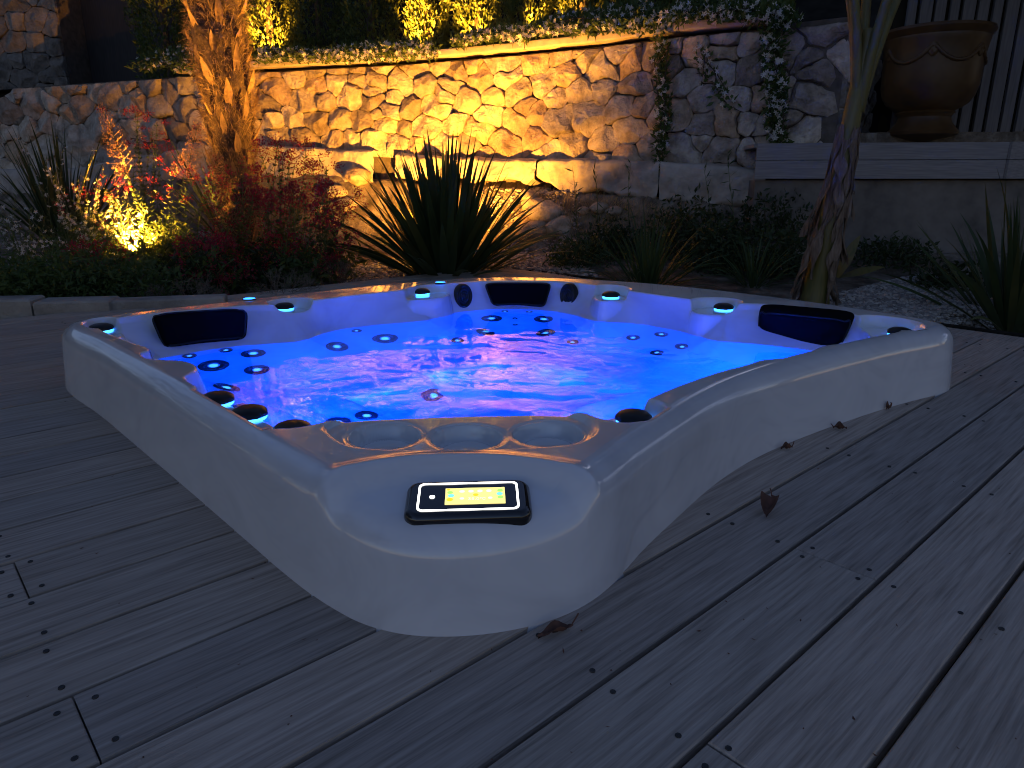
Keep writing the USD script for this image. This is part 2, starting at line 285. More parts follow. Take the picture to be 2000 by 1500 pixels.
# ------------------------------------------------------------------ deck
base_pts = [(-1.048, 1.03), (-1.038, .75), (-1.030, .5), (-1.025, .2), (-1.020, -.1), (-1.016, -.4), (-1.012, -.58), (-1.0, -.70), (-.973, -.788), (-.942, -.83), (-.897, -.871), (-.83, -.912), (-.784, -.93), (-.726, -.942), (-.648, -.939),
            (-.528, -.908), (-.452, -.888), (-.388, -.875), (-.231, -.842), (.044, -.808), (.226, -.811), (.465, -.833), (.72, -.867), (.90, -.902), (1.03, -.930), (1.12, -.928), (1.19, -.885), (1.235, -.80), (1.262, -.65),
            (1.285, -.4), (1.288, -.1), (1.27, .15), (1.22, .40), (1.13, .63), (1.0, .85), (.86, 1.0), (.68, 1.105), (.45, 1.165), (.15, 1.20), (-.2, 1.21), (-.55, 1.21), (-.80, 1.21), (-.93, 1.195), (-1.02, 1.135)]
NA = 1300
OUT = resample(chaikin(resample(spline(base_pts, 600, True), 110), 2), NA)
tn = np.roll(OUT, -1, 0) - np.roll(OUT, 1, 0); tn /= np.linalg.norm(tn, axis=1, keepdims=True); NRM = np.stack([tn[:, 1], -tn[:, 0]], 1)   # outward (counter-clockwise)
HOLE = Polygon(OUT).buffer(-0.05)
PITCHV, OFF0 = 0.1532, 0.2075
def deck_v(k): return OFF0 + PITCHV * k - CC @ VV          # v of the gap k (left edge of plank k)
dk = thing('deck', kind='structure', loc=(CC[0], CC[1], 0), rz=42.3)
rd = R_(3); BORDER = 2.055
JOINTS = {}
known = [(-1.355, -0.71), (-1.355, -0.25), (-0.27, -1.165), (-0.80, -1.27)]
screws = []
for k in range(-13, 33):
    v0, v1 = deck_v(k) + 0.0042, deck_v(k + 1) - 0.0042; vm = (v0 + v1) / 2
    us = [ju for ju, jv in known if v0 < jv < v1]
    if not us:
        us = list(np.arange(-4.6 + 0.54 * ((k * 3) % 7), 2.0, 3.78)); us = [x for x in us if not (-1.25 < x < 0.9 and -1.0 < vm < 1.3) and abs(x + 1.3) > .3 and abs(x) > .5]
    ends = [-6.2] + sorted(us) + [BORDER - 0.004]
    if vm > 2.42: continue
    for a, b in zip(ends[:-1], ends[1:]):
        a2, b2 = a + 0.001, b - 0.001
        j0, j1, zt0, wm = v0 + rd.uniform(-.0006, .0006), v1 + rd.uniform(-.0006, .0006), rd.uniform(-0.0012, 0.0008), woods[rd.integers(4)]
        rect = sbox(a2, j0, b2, j1)
        if not HOLE.intersects(rect): obj('plank', bevel_box(a2, b2, j0, j1, -0.028, zt0, 0.0022), wm, dk); continue
        for piece in getattr(rect.difference(HOLE), 'geoms', [rect.difference(HOLE)]):
            if piece.area > .001:
                m_ = trimesh.creation.extrude_polygon(piece.simplify(.0015), 0.028, engine='earcut'); obj('plank', (np.array(m_.vertices) + [0, 0, zt0 - .028], np.array(m_.faces)), wm, dk)
    joist = [x for x in np.arange(-1.355 - 0.543 * 9, 2.05, 0.543)]
    for ju in joist:
        at = [ju - 0.022, ju + 0.022] if any(abs(ju - u) < 0.05 for u in us) else [ju + rd.uniform(-.008, .008)]
        for u in at:
            for vv in (v0 + 0.022, v1 - 0.022): screws.append((u, vv + rd.uniform(-.004, .004)))
for i in range(2): obj('plank', bevel_box(BORDER + 0.003 + 0.001 * i, BORDER + 0.15, -2.0 + 2.0 * i, -0.003 + 2.45 * i, -0.028, 0.0, 0.003), woods[i], dk)
obj('plank', bevel_box(-6.2, BORDER - .006, 2.455, 2.60, -0.028, 0.0005, 0.003), woods[1], dk)
sc0 = lathe([(0.0001, -0.0005), (0.0026, -0.0005), (0.0042, 0.0004), (0.0044, -0.006)], 8)
S = np.array([s for s in screws if -3.2 < s[0] < 2.05 and -1.9 < s[1] < 2.4 and not HOLE.contains(Point(s))]); v, f = sc0; nv = len(v)
f = np.vstack([f[:, [0, 1, 2]], f[:, [0, 2, 3]]])
obj('screws', ((v[None] + np.c_[S, np.full(len(S), 0.0013)][:, None]).reshape(-1, 3), (f[None] + nv * np.arange(len(S))[:, None, None]).reshape(-1, 3)), screw_mat, dk, kind='stuff')
for k in range(-12, 8): obj('joist', box(-1.355 + .543 * k - .022, -1.355 + .543 * k + .022, -2.3, 2.5, -0.13, -0.030), dark_soil, dk) if not (-1.1 < -1.355 + .543 * k < 1.25) else [obj('joist', box(-1.355 + .543 * k - .022, -1.355 + .543 * k + .022, a, b, -0.13, -0.030), dark_soil, dk) for a, b in ((-2.3, -1.0), (1.27, 2.5))]

# ------------------------------------------------------------------ hot tub
ZR, ZW, ZP = 0.205, 0.080, 0.165
OP = [(-.41, -.715), (-.30, -.725), (-.17, -.705), (.05, -.697), (.17, -.712), (.24, -.705), (.30, -.74), (.40, -.772), (.46, -.745), (.54, -.745), (.60, -.775), (.67, -.785), (.80, -.815), (.93, -.815), (1.03, -.76), (1.075, -.62), (1.065, -.32), (1.01, -.235), (.96, -.19), (.935, -.08), (.925, 0), (.92, .2),
      (.925, .30), (.935, .42), (.945, .54), (.915, .68), (.815, .80), (.69, .905), (.55, .955), (.42, .962), (.28, .955), (.16, .94), (0, .96), (-.15, .955), (-.25, .955), (-.36, .97), (-.42, 1.02), (-.75, 1.085), (-.88, 1.06), (-.94, .99), (-.945, .85), (-.93, .65), (-.90, .49),
      (-.955, .47), (-.955, .385), (-.885, .31), (-.875, .25), (-.885, .19), (-.965, .11), (-.955, .03), (-.965, -.08), (-.965, -.2), (-.95, -.33), (-.90, -.385), (-.82, -.375), (-.70, -.45), (-.52, -.59), (-.44, -.67)]
OP = chaikin(OP, 2)
WL = [(-.42, -.66), (-.30, -.68), (-.17, -.665), (.05, -.655), (.25, -.66), (.45, -.70), (.75, -.76), (.90, -.74), (.955, -.66), (.95, -.50), (.925, -.40), (.885, -.295), (.83, -.20), (.87, -.104), (.89, 0), (.888, .186), (.80, .323), (.80, .381), (.835, .507), (.836, .64), (.755, .789), (.636, .876), (.47, .915), (.349, .866), (.26, .837), (0, .925), (-.154, .916),
      (-.308, .822), (-.40, .862), (-.55, .924), (-.70, .915), (-.80, .90), (-.87, .82), (-.885, .6), (-.87, .45), (-.865, .40), (-.845, .28), (-.845, .2), (-.88, .10), (-.895, .0), (-.895, -.15), (-.885, -.28), (-.86, -.33), (-.79, -.335), (-.68, -.41), (-.52, -.535)]
WL = chaikin(WL, 1)
POCKETS = [[(-.345, 1.035), (-.27, 1.07), (-.20, 1.05), (-.17, .99), (-.21, .935), (-.33, .945)],
           [(.37, 1.0), (.47, .99), (.47, .90), (.36, .85), (.21, .89), (.25, .96)],
           [(.90, .46), (.99, .47), (1.02, .37), (.93, .265), (.80, .315), (.83, .40)],
           [(.98, -.02), (1.06, -.09), (1.06, -.17), (.985, -.215), (.85, -.14), (.88, -.05)],
           [(1.065, -.62), (1.12, -.66), (1.12, -.76), (1.05, -.845), (.93, -.845), (.90, -.72), (.99, -.68)],
           [(-.96, .93), (-.965, 1.06), (-.90, 1.12), (-.86, 1.08), (-.86, .96), (-.90, .90)],
           [(-.965, .03), (-.975, -.08), (-.972, -.2), (-.955, -.34), (-.90, -.36), (-.875, -.33), (-.885, -.04), (-.91, .03)],
           [(-.42, -.66), (-.425, -.775), (-.36, -.80), (-.285, -.79), (-.255, -.74), (-.28, -.69), (-.30, -.67)]]
POCKETS = [chaikin(p, 2) for p in POCKETS]
LENS = np.vstack([spline([(-1.07, -.615), (-.99, -.630), (-.903, -.644), (-.84, -.668), (-.77, -.719), (-.713, -.783), (-.68, -.847), (-.655, -.904), (-.615, -.965)], 40), [(-.6, -1.2), (-1.3, -1.2), (-1.3, -.615)]])
REC = chaikin([(-.866, -.38), (-.884, -.481), (-.879, -.551), (-.744, -.69), (-.608, -.785), (-.546, -.805), (-.471, -.775), (-.43, -.68), (-.47, -.57), (-.7, -.38)], 2)
CUPS = [(-.787, -.509), (-.678, -.619), (-.551, -.709)]
OPP = Polygon(OP).buffer(0).intersection(Polygon(OUT).buffer(-0.079)); OP = resample(np.array(OPP.exterior.coords)[:-1], 260)
POCKETS = [resample(np.array(Polygon(p).intersection(Polygon(OUT).buffer(-0.076)).exterior.coords)[:-1], 50) for p in POCKETS]
def tub_z(p, rim_only=False):
    p = np.asarray(p, float); z = np.full(len(p), ZR)
    dl = sdf(p, LENS); z -= 0.024 * ss(dl, -0.022, 0.036)
    z -= np.clip((-((p[:, 0] + .77) * 0.66 + (p[:, 1] + .76) * 0.75)) * 0.17, 0, .04) * ss(dl, 0, .02)       # the panel platform tips towards its front
    z += 0.004 * np.exp(-((dl + 0.02) / 0.018) ** 2)
    if rim_only: return z
    dr = sdf(p, REC); z -= 0.009 * ss(dr, 0.0, 0.013)
    for c in CUPS:
        d = np.hypot(p[:, 0] - c[0], p[:, 1] - c[1]); z -= 0.030 * ss(d, 0.069, 0.058); z += 0.004 * ss(d, .052, .045); z -= 0.002 * np.exp(-((d - .072) / .004) ** 2)
    dO, dW = sdf(p, OP), sdf(p, WL)
    lip = 0.012; rim = z.copy()
    s = np.clip(dO / np.maximum(dO - dW, 0.012), 0, 1)
    zw = rim - lip * ss(dO, -0.006, 0.014) - (rim - lip - ZW) * s
    e = np.maximum(dW, 0); ang = np.arctan2(p[:, 1], p[:, 0])
    e2 = e
    prof = np.interp(e2, [0, .04, .10, .17, .24, .32, .46, .54, .60, .8, 1.2], [0, -.055, -.125, -.20, -.265, -.30, -.315, -.45, -.62, -.72, -.74])
    inside = dO > -0.012
    z = np.where(dW > 0, ZW + prof, np.where(inside, zw, rim))
    z = np.where(~inside, rim, z)
    for P in POCKETS:
        bb = (p[:, 0] > P[:, 0].min() - .03) & (p[:, 0] < P[:, 0].max() + .03) & (p[:, 1] > P[:, 1].min() - .03) & (p[:, 1] < P[:, 1].max() + .03)
        if bb.any():
            d = sdf(p[bb], P); w = ss(d, -0.009, 0.009); z[bb] = z[bb] * (1 - w) + ZP * w
    return z
DR, RF = 0.015, 0.058
rings = []
edge = OUT - NRM * (DR + RF); ez = tub_z(edge, True)
for zz in (-0.03, 0.0, 0.05, 0.10): pass
for k in np.linspace(0, 1, 7):                                # outer wall, slightly drafted
    rings.append(np.c_[OUT - NRM * DR * k, -0.02 + (ez - RF + 0.02) * k])
for th in np.linspace(0, np.pi / 2, 12)[1:-1]:
    rings.append(np.c_[OUT - NRM * (DR + RF * (1 - np.cos(th))), ez - RF + RF * np.sin(th)])
c0 = np.array([0.0, 0.08]); tt = np.r_[1.0, np.linspace(0.997, 0.53, 235), np.linspace(0.52, 0.02, 40)]
Q = c0 + (edge[None] - c0) * tt[:, None, None]; ZQ = tub_z(Q.reshape(-1, 2)).reshape(len(tt), NA)
rings += [np.concatenate([Q[i], ZQ[i][:, None]], 1) for i in range(len(tt))]
RG = np.array(rings); shell_v = RG.reshape(-1, 3); shell_f = grid_faces(len(RG), NA, True)
tub = thing('hot_tub', 'white acrylic hot tub sunk in the wooden deck, glowing blue inside', 'hot tub', loc=(CC[0], CC[1], 0), rz=42.3)
obj('shell', (shell_v, shell_f[:, ::-1]), acrylic, tub, smooth=True)
def hit(x, y, z0=0.06):
    """where the sight line of a pixel meets the tub's inner surface, in tub coordinates, with the normal there"""
    d = ray(x, y); tw = (ZW - H) / d[2]; e = d.copy(); e[:2] /= 1.33; e[2] = -math.sqrt(1 - e[0] ** 2 - e[1] ** 2); t = np.linspace((0.22 - H) / d[2], tw, 500); u = np.linspace(0, .6 / -e[2], 900)
    P = w2l(np.vstack([np.array([0, 0, H]) + t[:, None] * d, np.array([0, 0, H]) + tw * d + u[:, None] * e])); zz = tub_z(P[:, :2])
    ok = np.nonzero((P[:, 2] < zz) & (P[:, 2] < z0))[0]; q = P[ok[0]]; h = 0.012
    a = tub_z(q[:2] + np.array([[h, 0], [-h, 0], [0, h], [0, -h]])); n = np.array([-(a[0] - a[1]) / (2 * h), -(a[2] - a[3]) / (2 * h), 1.0]); return q, n / np.linalg.norm(n)

# control panel
pc = hit(915, 984, .3)[0]; ex = hit(1038, 980, .3)[0] - hit(793, 986, .3)[0]; ex[2] = 0; Lx = np.linalg.norm(ex); ex /= Lx; ey = np.array([-ex[1], ex[0], 0]); Ly = abs((hit(918, 946, .3)[0] - hit(914, 1020, .3)[0]) @ ey)
h0 = tub_z((pc[:2] + ey[:2] * 0.05)[None])[0]; h1 = tub_z((pc[:2] - ey[:2] * 0.05)[None])[0]; til = math.atan2(h0 - h1, 0.10)
eyt = ey * math.cos(til) + np.array([0, 0, math.sin(til)]); ez_ = np.cross(ex, eyt); cr = np.array([pc[:2] + ex[:2] * a * Lx * .46 + ey[:2] * b * Ly * .44 for a in (-1, 0, 1) for b in (-1, 0, 1)]); zc = tub_z(cr); sol = np.linalg.lstsq(np.c_[(cr - pc[:2]) @ ex[:2], (cr - pc[:2]) @ ey[:2], np.ones(9)], zc, rcond=None)[0]
ex3 = np.array([ex[0], ex[1], sol[0]]); ex3 /= np.linalg.norm(ex3); ey3 = np.array([ey[0], ey[1], sol[1]]); ez_ = np.cross(ex3, ey3); ez_ /= np.linalg.norm(ez_); eyt = np.cross(ez_, ex3); RP = np.stack([ex3, eyt, ez_], 1); PC = np.array([pc[0], pc[1], sol[2] + .001])
def rrect(w, h, r, n=8): return sbox(-w / 2 + r, -h / 2 + r, w / 2 - r, h / 2 - r).buffer(r, quad_segs=n)
def extr(poly, z0, z1): m = trimesh.creation.extrude_polygon(poly, z1 - z0, engine='earcut'); return np.array(m.vertices) + [0, 0, z0], np.array(m.faces)
def dome_slab(w, h, r, z0, z1, b):
    prof = [(0, z0), (0, z1 - b)] + [(b * (1 - math.cos(t)), z1 - b + b * math.sin(t)) for t in np.linspace(0, math.pi / 2, 6)[1:]]
    loops = [np.array(rrect(w - 2 * o, h - 2 * o, max(r - o, .002)).exterior.coords)[:-1] for o, _ in prof]; n = len(loops[0])
    v = np.vstack([np.c_[l, np.full(n, z)] for l, (_, z) in zip(loops, prof)]); f = grid_faces(len(prof), n, True)[:, ::-1]; f = np.vstack([f[:, [0, 1, 2]], f[:, [0, 2, 3]]])
    v = np.vstack([v, [0, 0, prof[-1][1]]]); k = (len(prof) - 1) * n + np.arange(n); return v, np.vstack([f, np.stack([k, np.roll(k, -1), np.full(n, len(v) - 1)], 1)])
TOPZ = 0.013; Wp, Hp = Lx, Ly
panel = obj('control_panel', place(dome_slab(Wp, Hp, .022, -0.02, TOPZ, .012), RP, PC), black_gloss, tub, smooth=40, label='glossy black control panel with a lit yellow touch screen')
fr = rrect(Wp * .80, Hp * .74, .010).difference(rrect(Wp * .80 - .0072, Hp * .74 - .0072, .007))
obj('light_frame', place(extr(fr, TOPZ + .0002, TOPZ + .0012), RP, PC), white_led, panel)
sw, sh = Wp * .475, Hp * .43; sx, sy = Wp * .055, 0.0
obj('screen', place(move(extr(rrect(sw, sh, .001, 2), TOPZ + .0002, TOPZ + .0010), (sx, sy, 0)), RP, PC), screen_em, panel)
def disc_at(x, y, r, a=1.25): return move(extr(affinity.scale(Point(0, 0).buffer(r, quad_segs=6), a, 1), TOPZ + .0012, TOPZ + .0016), (x, y, 0))
for dxy, rr_, mt in [((-.22, .27), .0034, icon_white), ((-.07, .27), .0034, icon_white), ((.08, .27), .0034, icon_white), ((.23, .27), .0034, icon_white), ((-.22, -.17), .0028, icon_white), ((.25, -.17), .0028, icon_white),
                     ((-.42, .22), .0036, icon_green), ((.42, .28), .0036, icon_green), ((.42, -.14), .0036, icon_green), ((-.40, .02), .004, icon_blue), ((.41, .07), .004, icon_blue), ((-.42, -.22), .004, icon_yellow), ((.01, .04), .0034, icon_yellow), ((-.45, .40), .002, icon_yellow)]:
    obj('screen_icon', place(disc_at(sx + sw * dxy[0], sy + sh * dxy[1], rr_), RP, PC), mt, panel)
tm = meshkit.text_mesh('35.0\u00b0C', 0.0060, 0.0004); obj('screen_text', place(move((tm.vertices - [tm.extents[0] / 2, 0, 0], tm.faces), (sx + .002, sy - sh * .27, TOPZ + .0012)), RP, PC), icon_white, panel)
obj('round_button', place(move(extr(Point(0, 0).buffer(.0045), TOPZ + .0002, TOPZ + .0010), (-Wp * .285, 0, 0)), RP, PC), white_led, panel)

# pillows
def pillow(corners, T=0.05, dip=0.012, nu=34, nv=22, up=None):
    tl, tr, br, bl = [np.asarray(c, float) for c in corners]
    n = np.cross(tr - tl, bl - tl); n /= np.linalg.norm(n)
    if n @ np.array([0 - tl[0], 0.1 - tl[1], 0.3]) < 0: n = -n
    a = np.sin(np.linspace(-1, 1, nu) * np.pi / 2); b = np.sin(np.linspace(-1, 1, nv) * np.pi / 2); Aa, Bb = np.meshgrid(a, b, indexing='ij')
    rr = 0.14; Ax, Bx = Aa.copy(), Bb.copy()
    k = np.maximum(np.abs(Aa), np.abs(Bb)); L4 = (np.abs(Aa) ** 7 + np.abs(Bb) ** 7) ** (1 / 7); sc = np.where(L4 > 0, k / np.maximum(L4, 1e-9), 1); Ax, Bx = Aa * sc, Bb * sc
    s, t = (Ax + 1) / 2, (1 - Bx) / 2
    P = (tl * ((1 - s) * (1 - t))[..., None] + tr * (s * (1 - t))[..., None] + br * (s * t)[..., None] + bl * ((1 - s) * t)[..., None])
    P = P + (tl - bl) / np.linalg.norm(tl - bl) * (dip * (1 - Ax ** 2) * t)[..., None]
    h = T * (1 - np.maximum(np.abs(Aa), np.abs(Bb)) ** 10) ** 0.35; back = P - n * 0.02; front = P - n * .02 + n * h[..., None]
    f1 = grid_faces(nu, nv); e_ = 3; F_ = front + n * .002; loop = np.vstack([F_[e_, e_:-e_], F_[e_:-e_, -e_ - 1], F_[-e_ - 1, -e_ - 1:e_ - 1:-1], F_[-e_ - 1:e_ - 1:-1, e_]]); v, f = join((front.reshape(-1, 3), f1), (back.reshape(-1, 3), f1[:, ::-1])); return (v, f), tube(np.vstack([loop, loop[:1]]), .0028, 6, False)
pm_, pp_ = pillow([uvz(290, 614, .212), uvz(485, 602, .212), uvz(480, 667, .088), uvz(322, 687, .088)]); pw_ = obj('pillow', pm_, pillow_mat, tub, smooth=50, label='black headrest pillow on the left side'); obj('seam', pp_, black_rubber, pw_, smooth=True)
pm_, pp_ = pillow([uvz(944, 551, .205), uvz(1079, 551, .205), uvz(1064, 602, .095), uvz(962, 599, .095)], .035); pw_ = obj('pillow', pm_, pillow_mat, tub, smooth=50, label='black headrest pillow at the far corner between the speakers'); obj('seam', pp_, black_rubber, pw_, smooth=True)
pm_, pp_ = pillow([uvz(1482, 598, .212), uvz(1673, 615, .212), uvz(1640, 686, .085), uvz(1480, 657, .085)]); pw_ = obj('pillow', pm_, pillow_mat, tub, smooth=50, label='black headrest pillow on the right side'); obj('seam', pp_, black_rubber, pw_, smooth=True)
# speakers: ribbed oval discs on the wall
for k, (x, y) in enumerate([(903, 578), (1113, 577)]):
    q, n = hit(x, y, 0.2); w = uvz(x + 12, y, q[2]) - uvz(x - 12, y, q[2]); n = np.array([n[0], n[1], 0]); n = n / np.linalg.norm(n) + [0, 0, .12]; R = frame(n, w)
    pr = [(0.0001, .010), (.008, .010), (.012, .007), (.017, .010), (.022, .007), (.028, .010), (.034, .006), (.042, .012), (.047, .010), (.05, .0), (.05, -.02)]
    v, f = lathe(pr[::-1], 32); v = v * [0.86, 1.12, 1]; obj('speaker', place((v, f), R, q + R[:, 2] * .012), black_rubber, tub, smooth=40)
# valve caps with a light ring
caps = [((555, 603), .167), ((823, 575), .167), ((1193, 580), .167), ((1413, 604), .167), ((1757, 654), .166), ((198, 646), .166), ((425, 787), .166), ((488, 815), .166), ((572, 847), .166), ((1237, 824), .166)]
for (x, y), z in caps:
    q = uvz(x, y, z); q[2] = tub_z(q[None, :2])[0]
    q[2] = ZP if q[2] < 0.15 or q[2] > ZP + .004 else q[2]
    cap = lathe([(.033, .005), (.0375, .0065), (.039, .010), (.0375, .015), (.032, .0205), (.022, .0245), (.011, .0255), (.0001, .026)], 28); v, f = cap
    fl = 1 + 0.035 * np.cos(8 * np.arctan2(v[:, 1], v[:, 0]))[:, None] * (v[:, 2:3] < .018); v = v * np.c_[fl, fl, np.ones(len(v))]
    c = obj('valve_cap', move((v, f), q), black_rubber, tub, smooth=45)
    obj('light_ring', move(lathe([(.034, -.002), (.036, .0005), (.036, .0035), (.034, .0049), (.028, .005)], 28), q), led_ring, c, smooth=True)
for x, y in [(487, 585), (860, 553)]:
    q = uvz(x, y, ZR); q[2] = tub_z(q[None, :2])[0]
    b = obj('button', move(lathe([(.0285, -.003), (.0285, .002), (.026, .004), (.023, .0042)], 24), q), black_gloss, tub, smooth=40)
    obj('light_disc', move(lathe([(.0235, .0040), (.021, .0052), (.0001, .0056)], 24), q), led_btn, b, smooth=True)
# jets
jets = [(417, 714, .052), (442, 757, .052), (495, 690, .030), (502, 722, .030), (370, 695, .017), (441, 684, .017), (658, 677, .038), (752, 661, .038), (696, 646, .016), (960, 622, .034), (1062, 623, .034), (948, 648, .036), (1066, 650, .036), (986, 608, .012), (1034, 609, .012), (1006, 622, .008), (1006, 634, .008), (893, 664, .020),
        (1237, 659, .022), (1292, 653, .022), (1332, 677, .022), (1284, 688, .022), (716, 812, .026), (661, 825, .026), (842, 772, .036), (1118, 668, .020), (1525, 680, .018)]
for x, y, r in jets:
    if r < .05: r *= 1.42
    q, n = hit(x, y); R = frame(n); k = r / .05
    j = obj('jet', place(lathe([(.05 * k, -.003), (.05 * k, .004), (.046 * k, .008), (.039 * k, .006), (.034 * k, .008 * k), (.026 * k, .002), (.020 * k, .002)], 24), R, q), steel, tub, smooth=40)
    if r > .015: obj('jet_light', place(lathe([(.015 * k, .001), (.013 * k, .004), (.0001, .0045)], 16), R, q), jet_glow, j, smooth=True)
# underwater lamps: lenses on the hidden near walls and in the footwell
lamps = [(-.68, -.50, 45), (-.86, .25, 0), (.2, -.60, 90), (.65, -.66, 100), (-.1, -.60, 85), (-.87, -.15, 0)]
for u, v_, a in lamps:
    d = np.array([math.cos(math.radians(a)), math.sin(math.radians(a))]); q = np.array([u, v_])
    for _ in range(200):
        if tub_z(q[None])[0] < ZW - 0.10: break
        q = q + d * 0.004
    qz = tub_z(q[None])[0] + 0.02; R = frame([d[0], d[1], 0.12]); c = np.array([q[0], q[1], qz]) + R[:, 2] * .01
    l = obj('underwater_lamp', place(lathe([(.045, -.03), (.045, .004), (.038, .008), (.034, .004)], 24), R, c), steel, tub, smooth=40)
    obj('lens', place(lathe([(.034, .003), (.025, .006), (.0001, .008)], 20), R, c), lamp_blue, l, smooth=True)
# the water
OPp = Polygon(OP).buffer(0.012); g = 0.0075; bx = OPp.bounds
xs = np.arange(bx[0] - g, bx[2] + g, g); ys = np.arange(bx[1] - g, bx[3] + g, g); X, Y = np.meshgrid(xs, ys, indexing='ij'); pq = np.stack([X, Y], -1).reshape(-1, 2)
Wd = l2w(np.c_[pq, np.zeros(len(pq))]); wx, wy = Wd[:, 0], Wd[:, 1]
amp = 0.06 + 0.94 * np.exp(-(((wx - 0.08) / 0.55) ** 2 + ((wy - 2.15) / 0.75) ** 2) ** 1.2)
warp = (meshkit.fbm(np.stack([wx * 2.2, wy * 2.2, 0 * wx], -1), 3, 31) - .5) * 0.5
n1 = meshkit.fbm(np.stack([(wx + warp) * 5.5, (wy + warp * .6) * 9.5, 0 * wx], -1), 2, 11) - .5; n2 = meshkit.fbm(np.stack([(wx - warp) * 16, (wy + warp) * 24, 0 * wx + 3], -1), 3, 21) - .5
zq = ZW + amp * (0.0085 * n1 + 0.0024 * n2)
ok = (sdf(pq, np.array(OPp.exterior.coords)[:-1]) > -g).reshape(X.shape); gf = grid_faces(len(xs), len(ys)); gf = gf[ok.ravel()[gf].all(1)]
wt = thing('water', kind='structure', loc=(CC[0], CC[1], 0), rz=42.3)
m = trimesh.Trimesh(np.c_[pq, zq], np.vstack([gf[:, [0, 1, 2]], gf[:, [0, 2, 3]]]), process=False); m.remove_unreferenced_vertices()
obj('water_surface', (np.array(m.vertices), np.array(m.faces)), water_mat, wt, smooth=True)
# ------------------------------------------------------------------ stone walls
def stone_mesh(poly, depth, bulge, seed, rings=(1.0, 0.96, 0.86, 0.7, 0.52, 0.34, 0.17), rough=0.02):
    """one rubble stone: polygon in the wall plane (x along, y up), front towards +z"""
    r = R_(seed); P = chaikin(np.array(poly.exterior.coords)[:-1], 1); P = resample(P, 34); c = P.mean(0)
    ph = r.uniform(0, 100, 3); tilt = r.normal(0, 0.13, 2); cuts = [(np.array([math.cos(a), math.sin(a)]) * r.uniform(.25, .8), bulge * r.uniform(.75, 1.3)) for a in r.uniform(0, 6.283, 4)]; V = [np.c_[P, np.full(len(P), -depth)]]
    jag = 1 + 0.02 * r.standard_normal((len(P), 1)); prof = {1.0: -0.010, 0.96: .004, 0.86: bulge * .85, 0.7: bulge, .52: bulge, .34: bulge, .17: bulge}
    for k in rings:
        q = c + (P - c) * k * jag; n = meshkit.fbm(np.c_[q * 8, q[:, :1] * 0] + ph, 2, 1) - .5 + .55 * (meshkit.fbm(np.c_[q * 30, q[:, :1] * 0] + ph, 2, 3) - .5) - .5 * np.abs(meshkit.fbm(np.c_[q * 14, q[:, :1] * 0] - ph, 2, 2) - .5)
        h_ = prof[k] + n * rough * 2.0 * (0.4 if k == 1.0 else 1) + (q - c) @ tilt
        for pn, pd in cuts: h_ = np.minimum(h_, np.maximum(pd + (q - c) @ pn, -.028))
        V.append(np.c_[q, h_])
    V.append(np.r_[c, V[-1][:, 2].mean()][None]); v = np.vstack(V); n = len(P); f = grid_faces(len(rings) + 1, n, True); f = np.vstack([f[:, [0, 1, 2]], f[:, [0, 2, 3]]])
    k = len(rings) * n + np.arange(n); return v, np.vstack([f, np.stack([k, np.roll(k, -1), np.full(n, len(v) - 1)], 1)])
def cells(pts, clip, aspect=1.25, gap=0.007, seed=5):
    """rubble stones: each seed's region under a squarish, warped distance, found along rays from the seed"""
    pts = np.asarray(pts, float); r = R_(seed); w = r.uniform(.82, 1.22, len(pts)); asp = aspect * r.uniform(.85, 1.2, len(pts)); rot = r.normal(0, .16, len(pts)); tree_ = cKDTree(pts); out = []; na = 38; th = np.arange(na) / na * 2 * np.pi; tr = np.linspace(.004, .42, 140)
    def warp(q):
        w3 = np.concatenate([q * 8, 0 * q[..., :1]], -1); return q + np.stack([meshkit.fbm(w3, 3, 61) - .5, meshkit.fbm(w3, 3, 62) - .5], -1) * .06
    def dist(q, k):
        d = q - pts[k]; c, s_ = np.cos(rot[k]), np.sin(rot[k]); x = (d[..., 0] * c + d[..., 1] * s_) / (asp[k] * w[k]); y = (d[..., 1] * c - d[..., 0] * s_) / w[k]; return (np.abs(x) ** 3.4 + np.abs(y) ** 3.4) ** (1 / 3.4)
    for i in range(len(pts)):
        q = pts[i] + tr[None, :, None] * np.stack([np.cos(th), np.sin(th)], 1)[:, None]; wq = warp(q); me = dist(wq, i); nb = [k for k in tree_.query(pts[i], 16)[1] if k != i and k < len(pts)]
        bad = np.zeros(me.shape, bool)
        for k in nb: bad |= dist(wq, k) < me
        first = np.where(bad.any(1), bad.argmax(1), len(tr) - 1); P = pts[i] + tr[first][:, None] * np.stack([np.cos(th), np.sin(th)], 1)
        g = Polygon(P).buffer(0).intersection(clip)
        if g.is_empty: continue
        if g.geom_type != 'Polygon': g = max(g.geoms, key=lambda a: a.area)
        g = g.buffer(-gap * .5 - .004, join_style=2).buffer(.004, quad_segs=2)
        if g.is_empty: continue
        if g.geom_type != 'Polygon': g = max(g.geoms, key=lambda a: a.area)
        if g.area > .0012: out.append((i, g))
    return out
def to_wall(v):
    s, z, o = v[:, 0], v[:, 1], v[:, 2]; n = wall_n(s); q = wall_xy(s) + n * o[:, None]; return np.c_[q, z]
